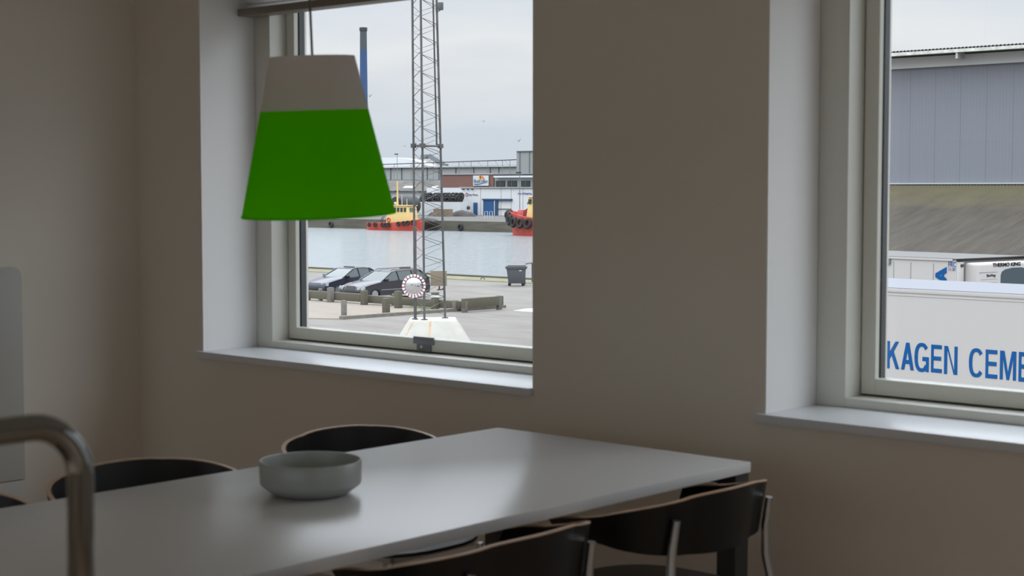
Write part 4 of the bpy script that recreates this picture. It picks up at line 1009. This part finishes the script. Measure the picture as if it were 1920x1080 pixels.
# weathering with a shape of its own: a mossy band along the top of the roof
n = M_rf.node_tree.nodes; l = M_rf.node_tree.links; b = n['Principled BSDF']
tc_ = n.new('ShaderNodeTexCoord'); sp_ = n.new('ShaderNodeSeparateXYZ'); l.new(tc_.outputs['Object'], sp_.inputs[0])
nz_ = n.new('ShaderNodeTexNoise'); nz_.inputs['Scale'].default_value = .9; l.new(tc_.outputs['Object'], nz_.inputs[0])
ma_ = n.new('ShaderNodeMath'); ma_.operation = 'MULTIPLY_ADD'; ma_.inputs[1].default_value = 3.0; l.new(nz_.outputs[0], ma_.inputs[0]); l.new(sp_.outputs[1], ma_.inputs[2])
mr2 = n.new('ShaderNodeMapRange'); mr2.inputs[1].default_value = -2.6; mr2.inputs[2].default_value = .9; l.new(ma_.outputs[0], mr2.inputs[0])
mxm = n.new('ShaderNodeMix'); mxm.data_type = 'RGBA'; l.new(mr2.outputs[0], mxm.inputs[0])
src = b.inputs['Base Color'].links[0].from_socket; l.new(src, mxm.inputs[6]); mxm.inputs[7].default_value = (.125, .108, .062, 1); l.new(mxm.outputs[2], b.inputs['Base Color'])
lt = Thing('lean_to', 'low building with a mossy corrugated fibre-cement roof against the big hall', 'building', (-20, YH, GZ), world=True)
lt.part('corrugated_roof', corr(HX0, HX1, YL, zl0, YH-.1, zl1-.03, .125, .018, .010), M_rf, smooth=None)
lt.part('ridge_flashing', MB().box(HX0, HX1, YH-.14, YH-.01, zl1+.01, zl1+.06), mat('flashing', (.42, .43, .45), .5), smooth=None)
lt.part('wall', MB().box(HX0+.1, HX1, YL+.5, YL+.7, GZ, zl0), M_fgrey, smooth=None)

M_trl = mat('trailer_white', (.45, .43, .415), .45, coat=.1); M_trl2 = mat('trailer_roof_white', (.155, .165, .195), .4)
M_let = mat('blue_vinyl', (.003, .075, .24), .6, spec=.15)
TZ_ = GZ+3.9
def trailer(nm, label, P, u, length, back, zt, width=2.5):
    """P = near top corner on the road side at the right end, u = unit vector along the side"""
    u = Vector((u.x, u.y, 0)).normalized(); v = Vector((-u.y, u.x, 0)) 
    if v.dot(vd_) < 0: v = -v
    t = Thing(nm, label, 'trailer', (P.x, P.y, GZ), world=True); return t, u, v
vd_ = Vector((Fv.x, Fv.y, 0))
a_, b2 = at_z(1660, 538.5, TZ_), at_z(1920, 551.5, TZ_)
u = (b2-a_).normalized(); v = Vector((-u.y, u.x, 0))
org = a_ - u*2.2; Lt = 12.0
T1 = Thing('cement_trailer', 'white box trailer with large blue lettering nearest to the right window', 'trailer', (org.x, org.y, GZ), world=True)
def tbox(m, o, u, v, a0, a1, b0, b1, z0, z1):
    c = o + u*(a0+a1)/2 + v*(b0+b1)/2; c.z = (z0+z1)/2
    return m.obox(c, u*(a1-a0)/2, v*(b1-b0)/2, Vector((0, 0, (z1-z0)/2)))
WT = 2.35
T1.part('box', tbox(MB(), org, u, v, 0, Lt, .0, WT, GZ+1.1, TZ_-.006), M_trl, smooth=None)
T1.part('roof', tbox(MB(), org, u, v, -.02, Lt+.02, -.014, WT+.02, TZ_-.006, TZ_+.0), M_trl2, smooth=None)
T1.part('top_rail', tbox(MB(), org, u, v, -.02, Lt+.02, -.014, .0, TZ_-.075, TZ_-.006), M_trl, bevel=.008)
T1.part('side_bead', tbox(MB(), org, u, v, -.01, Lt+.01, -.008, .0, TZ_-.125, TZ_-.115), M_trl, bevel=.004)
T1.part('bottom_rail', tbox(MB(), org, u, v, -.02, Lt+.02, -.03, .02, GZ+1.05, GZ+1.2), M_steel)
for k in (1.2, 2.2, 9.2, 10.5):
    for wv in (.28, WT-.28): T1.part('wheel', MB().disc(org + u*k + v*wv + Vector((0, 0, GZ+.5-org.z)), v, .5, .3, 24), M_tyre)
def on_side(px, py, o, u, v):                                    # point on the trailer side plane through a picture point
    r = ray(px, py); k = (Vector((o.x, o.y, 0)) - Vector((CAM.x, CAM.y, 0))).dot(v) / r.dot(v); return CAM + r*k
def bez(r0, r1, a0, a1, n=20, ex=.82):                           # elliptical stroke ring, outer radii r0, inner r1, about (.5, .5)
    f = lambda c, s_, R: (.5 + math.copysign(abs(c)**ex, c)*R[0], .5 + math.copysign(abs(s_)**ex, s_)*R[1])
    out = []
    for i in range(n):
        p, q_ = [math.radians(a0+(a1-a0)*k/n) for k in (i, i+1)]
        out.append([f(math.cos(p), math.sin(p), r0), f(math.cos(q_), math.sin(q_), r0), f(math.cos(q_), math.sin(q_), r1), f(math.cos(p), math.sin(p), r1)])
    return out
tk, tv = .235, .145                                              # stem and bar thickness in a unit letter
def B(x0, y0, x1, y1): return [(x0, y0), (x1, y0), (x1, y1), (x0, y1)]
GLY = {'K': [B(0, 0, tk, 1), [(tk, .34), (tk, .62), (.70, 1), (.98, 1)], [(.34, .55), (.50, .72), (1.03, 0), (.74, 0)]],
 'A': [[(0, 0), (.26, 0), (.62, 1), (.37, 1)], [(1, 0), (.74, 0), (.38, 1), (.63, 1)], B(.2, .22, .8, .22+tv)],
 'E': [B(0, 0, tk, 1), B(tk, 0, 1, tv), B(tk, 1-tv, .97, 1), B(tk, .44, .92, .44+tv)],
 'N': [B(0, 0, tk, 1), B(1-tk, 0, 1, 1), [(tk*.7, 1), (tk*1.15, 1), (1-tk*.7, 0), (1-tk*1.15, 0)]],
 'M': [B(0, 0, .19, 1), B(.81, 0, 1, 1), [(.10, 1), (.27, 1), (.58, 0), (.42, 0)], [(.90, 1), (.73, 1), (.42, 0), (.58, 0)]],
 'T': [B(0, 1-tv, 1, 1), B(.5-tk/2, 0, .5+tk/2, 1)],
 'C': bez((.5, .515), (.27, .385), 38, 322), 'S': [B(0, .0, 1, tv), B(0, 1-tv, 1, 1), B(0, .43, 1, .43+tv), B(0, .5, tk, 1), B(1-tk, 0, 1, .5)],
 'G': bez((.5, .515), (.27, .385), 38, 325) + [B(.55, .38, 1, .38+tv), B(.80, .0, 1, .40)]}
def letter(ch, A, w, h):
    m = MB()
    for j, poly in enumerate(GLY[ch]):
        m.prism(poly, 0, .003+.0004*(j % 5), lambda a, z, t: tuple(Vector((A.x, A.y, 0)) + u*(a*w) - v*(t+.002) + Vector((0, 0, A.z+z*h))))
    T1.part('lettering', m, M_let, smooth=None)
def side_letters(tab):
    for ch, xl, xr, yt, yb in tab:
        A = on_side(xl, yb, org, u, v); Bp = on_side(xr, yb, org, u, v); Tt = on_side(xl, yt, org, u, v)
        letter(ch, A, (Bp-A).dot(u), Tt.z-A.z)
side_letters((('K', 1662.8, 1685.5, 639.0, 690.2), ('A', 1689.5, 1713.5, 641.5, 692.5), ('G', 1714.5, 1741.5, 642.5, 695.5), ('E', 1745.5, 1766, 645.8, 697.8), ('N', 1770, 1795, 648.2, 700.8),
              ('C', 1816.5, 1844, 652.5, 705.5), ('E', 1847.5, 1870, 655, 708.5), ('M', 1874.5, 1905, 657, 711), ('E', 1909.5, 1932, 659.5, 715), ('N', 1937, 1963, 662, 718), ('T', 1966, 1990, 664.5, 721)))
A = on_side(1662.8, 690.2, org, u, v); letter('S', A - u*.19, .15, on_side(1662.8, 639, org, u, v).z-A.z)

# refrigerated trailer behind
cP = at_z(1794, 485, TZ_)
ang = math.radians(38)                                            # side direction measured from the view axis
fw = Vector((-math.sin(YAW), math.cos(YAW), 0)); rg = Vector((math.cos(YAW), math.sin(YAW), 0))
u2 = -(fw*math.cos(ang) - rg*math.sin(ang)); v2 = fw*math.sin(ang) + rg*math.cos(ang)     # u2 points to the right end, v2 across to the far side
u2.normalize(); v2.normalize()
o2 = Vector((cP.x, cP.y, 0)) - u2*10.5
T2 = Thing('refrigerated_trailer', 'white refrigerated trailer with a cooling unit on its end, behind the lettered trailer', 'trailer', (cP.x, cP.y, GZ), world=True)
T2.part('box', tbox(MB(), o2, u2, v2, 0, 10.5, 0, 2.6, GZ+1.1, TZ_-.03), M_trl, smooth=None)
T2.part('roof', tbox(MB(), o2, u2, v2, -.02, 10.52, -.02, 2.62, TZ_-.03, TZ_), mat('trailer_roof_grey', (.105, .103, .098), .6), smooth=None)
T2.part('top_rail', tbox(MB(), o2, u2, v2, -.02, 10.4, -.03, 0, TZ_-.06, TZ_-.01), M_trl)
T2.part('vent', tbox(MB(), o2, u2, v2, 8.0, 8.62, -.04, 0, TZ_-.20, TZ_-.07), mat('vent_grey', (.13, .135, .14), .6), smooth=None)
for k in (9.85, 9.2, 8.7): T2.part('side_rib', tbox(MB(), o2, u2, v2, k, k+.012, -.012, 0, GZ+1.2, TZ_-.13), M_fgrey2, smooth=None)
for k in (1.2, 2.4, 8.6): 
    for wv in (.3, 2.3): T2.part('wheel', MB().disc(o2 + u2*k + v2*wv + Vector((0, 0, GZ+.5)), v2, .5, .3, 24), M_tyre)
# blue A standing on its side, small sticker
Ap = Vector((cP.x, cP.y, 0)) - u2*.31; 
text('lettering', 'A', .27, M_let, Vector((Ap.x, Ap.y, TZ_-.60)) - v2*.01, (0, 0, 1), -u2, T2.o, T2.off, width=.40, depth=.01, bold=.03)
text('sticker_lettering', 'FRC', .12, mat('sticker_blue', (.05, .10, .30), .6), Vector((cP.x, cP.y, TZ_-.19)) - u2*.225 - v2*.01, u2, (0, 0, 1), T2.o, T2.off, width=.21, depth=.006)
text('sticker_lettering', '11-20', .07, mat('sticker_violet', (.16, .13, .30), .6), Vector((cP.x, cP.y, TZ_-.28)) - u2*.215 - v2*.01, u2, (0, 0, 1), T2.o, T2.off, width=.18, depth=.006)
# nose: frame, seal and cooling unit; e = outward direction of the nose, a runs across it
e = u2; oN = Vector((cP.x, cP.y, 0))
def nbox(m, a0, a1, e0, e1, z0, z1):
    c = oN + v2*(a0+a1)/2 + e*(e0+e1)/2; c.z = (z0+z1)/2; return m.obox(c, v2*(a1-a0)/2, e*(e1-e0)/2, Vector((0, 0, (z1-z0)/2)))
T2.part('top_seal', nbox(MB(), -.02, 2.62, .0, .07, TZ_-.06, TZ_-.01), M_black, smooth=None)
T2.part('corner_post', nbox(MB(), 0, .20, .0, .05, GZ+1.1, TZ_-.07), M_trl, bevel=.01)
T2.part('marker_lamp', nbox(MB(), .08, .17, .05, .07, TZ_-.19, TZ_-.13), M_fdark, smooth=None)
un = T2.part('cooling_unit', nbox(MB(), .27, 2.35, .0, .40, TZ_-2.1, TZ_-.10), M_trl, bevel=.07, seg=3)
T2.part('unit_seam', nbox(MB(), .30, .98, .40, .404, TZ_-.325, TZ_-.315), M_fgrey, un, smooth=None)
for z in (.48, .56, .64): T2.part('unit_slot', nbox(MB(), .36, .98, .40, .404, TZ_-z, TZ_-z+.008), M_fgrey2, un, smooth=None)
# dark rounded grille
gp = [(1.12, TZ_-1.9), (2.25, TZ_-1.9), (2.25, TZ_-.30), (1.9, TZ_-.24), (1.55, TZ_-.24), (1.28, TZ_-.27), (1.16, TZ_-.32), (1.12, TZ_-.40)]
T2.part('grille', MB().prism(gp, .40, .415, lambda a, z, t: tuple(oN + v2*a + e*t + Vector((0, 0, z)))), mat('grille_slate', (.045, .065, .08), .6), un, smooth=None)
f0 = oN + e*.405
text('lettering', 'THERMO KING', .085, mat('black_lettering', (.01, .01, .012), .5), f0 + v2*.80 + Vector((0, 0, TZ_-.195)), v2, (0, 0, 1), un, T2.off, width=1.08, depth=.008, bold=.0025)
text('lettering', 'BlueWings', .06, mat('grey_lettering', (.05, .05, .06), .5), f0 + v2*.58 + Vector((0, 0, TZ_-.42)), v2, (0, 0, 1), un, T2.off, width=.34, depth=.008)
for k in range(4): T2.part('vent_slot', nbox(MB(), .58+k*.075, .64+k*.075, .40, .406, TZ_-.62, TZ_-.58), M_fdark, un, smooth=None)
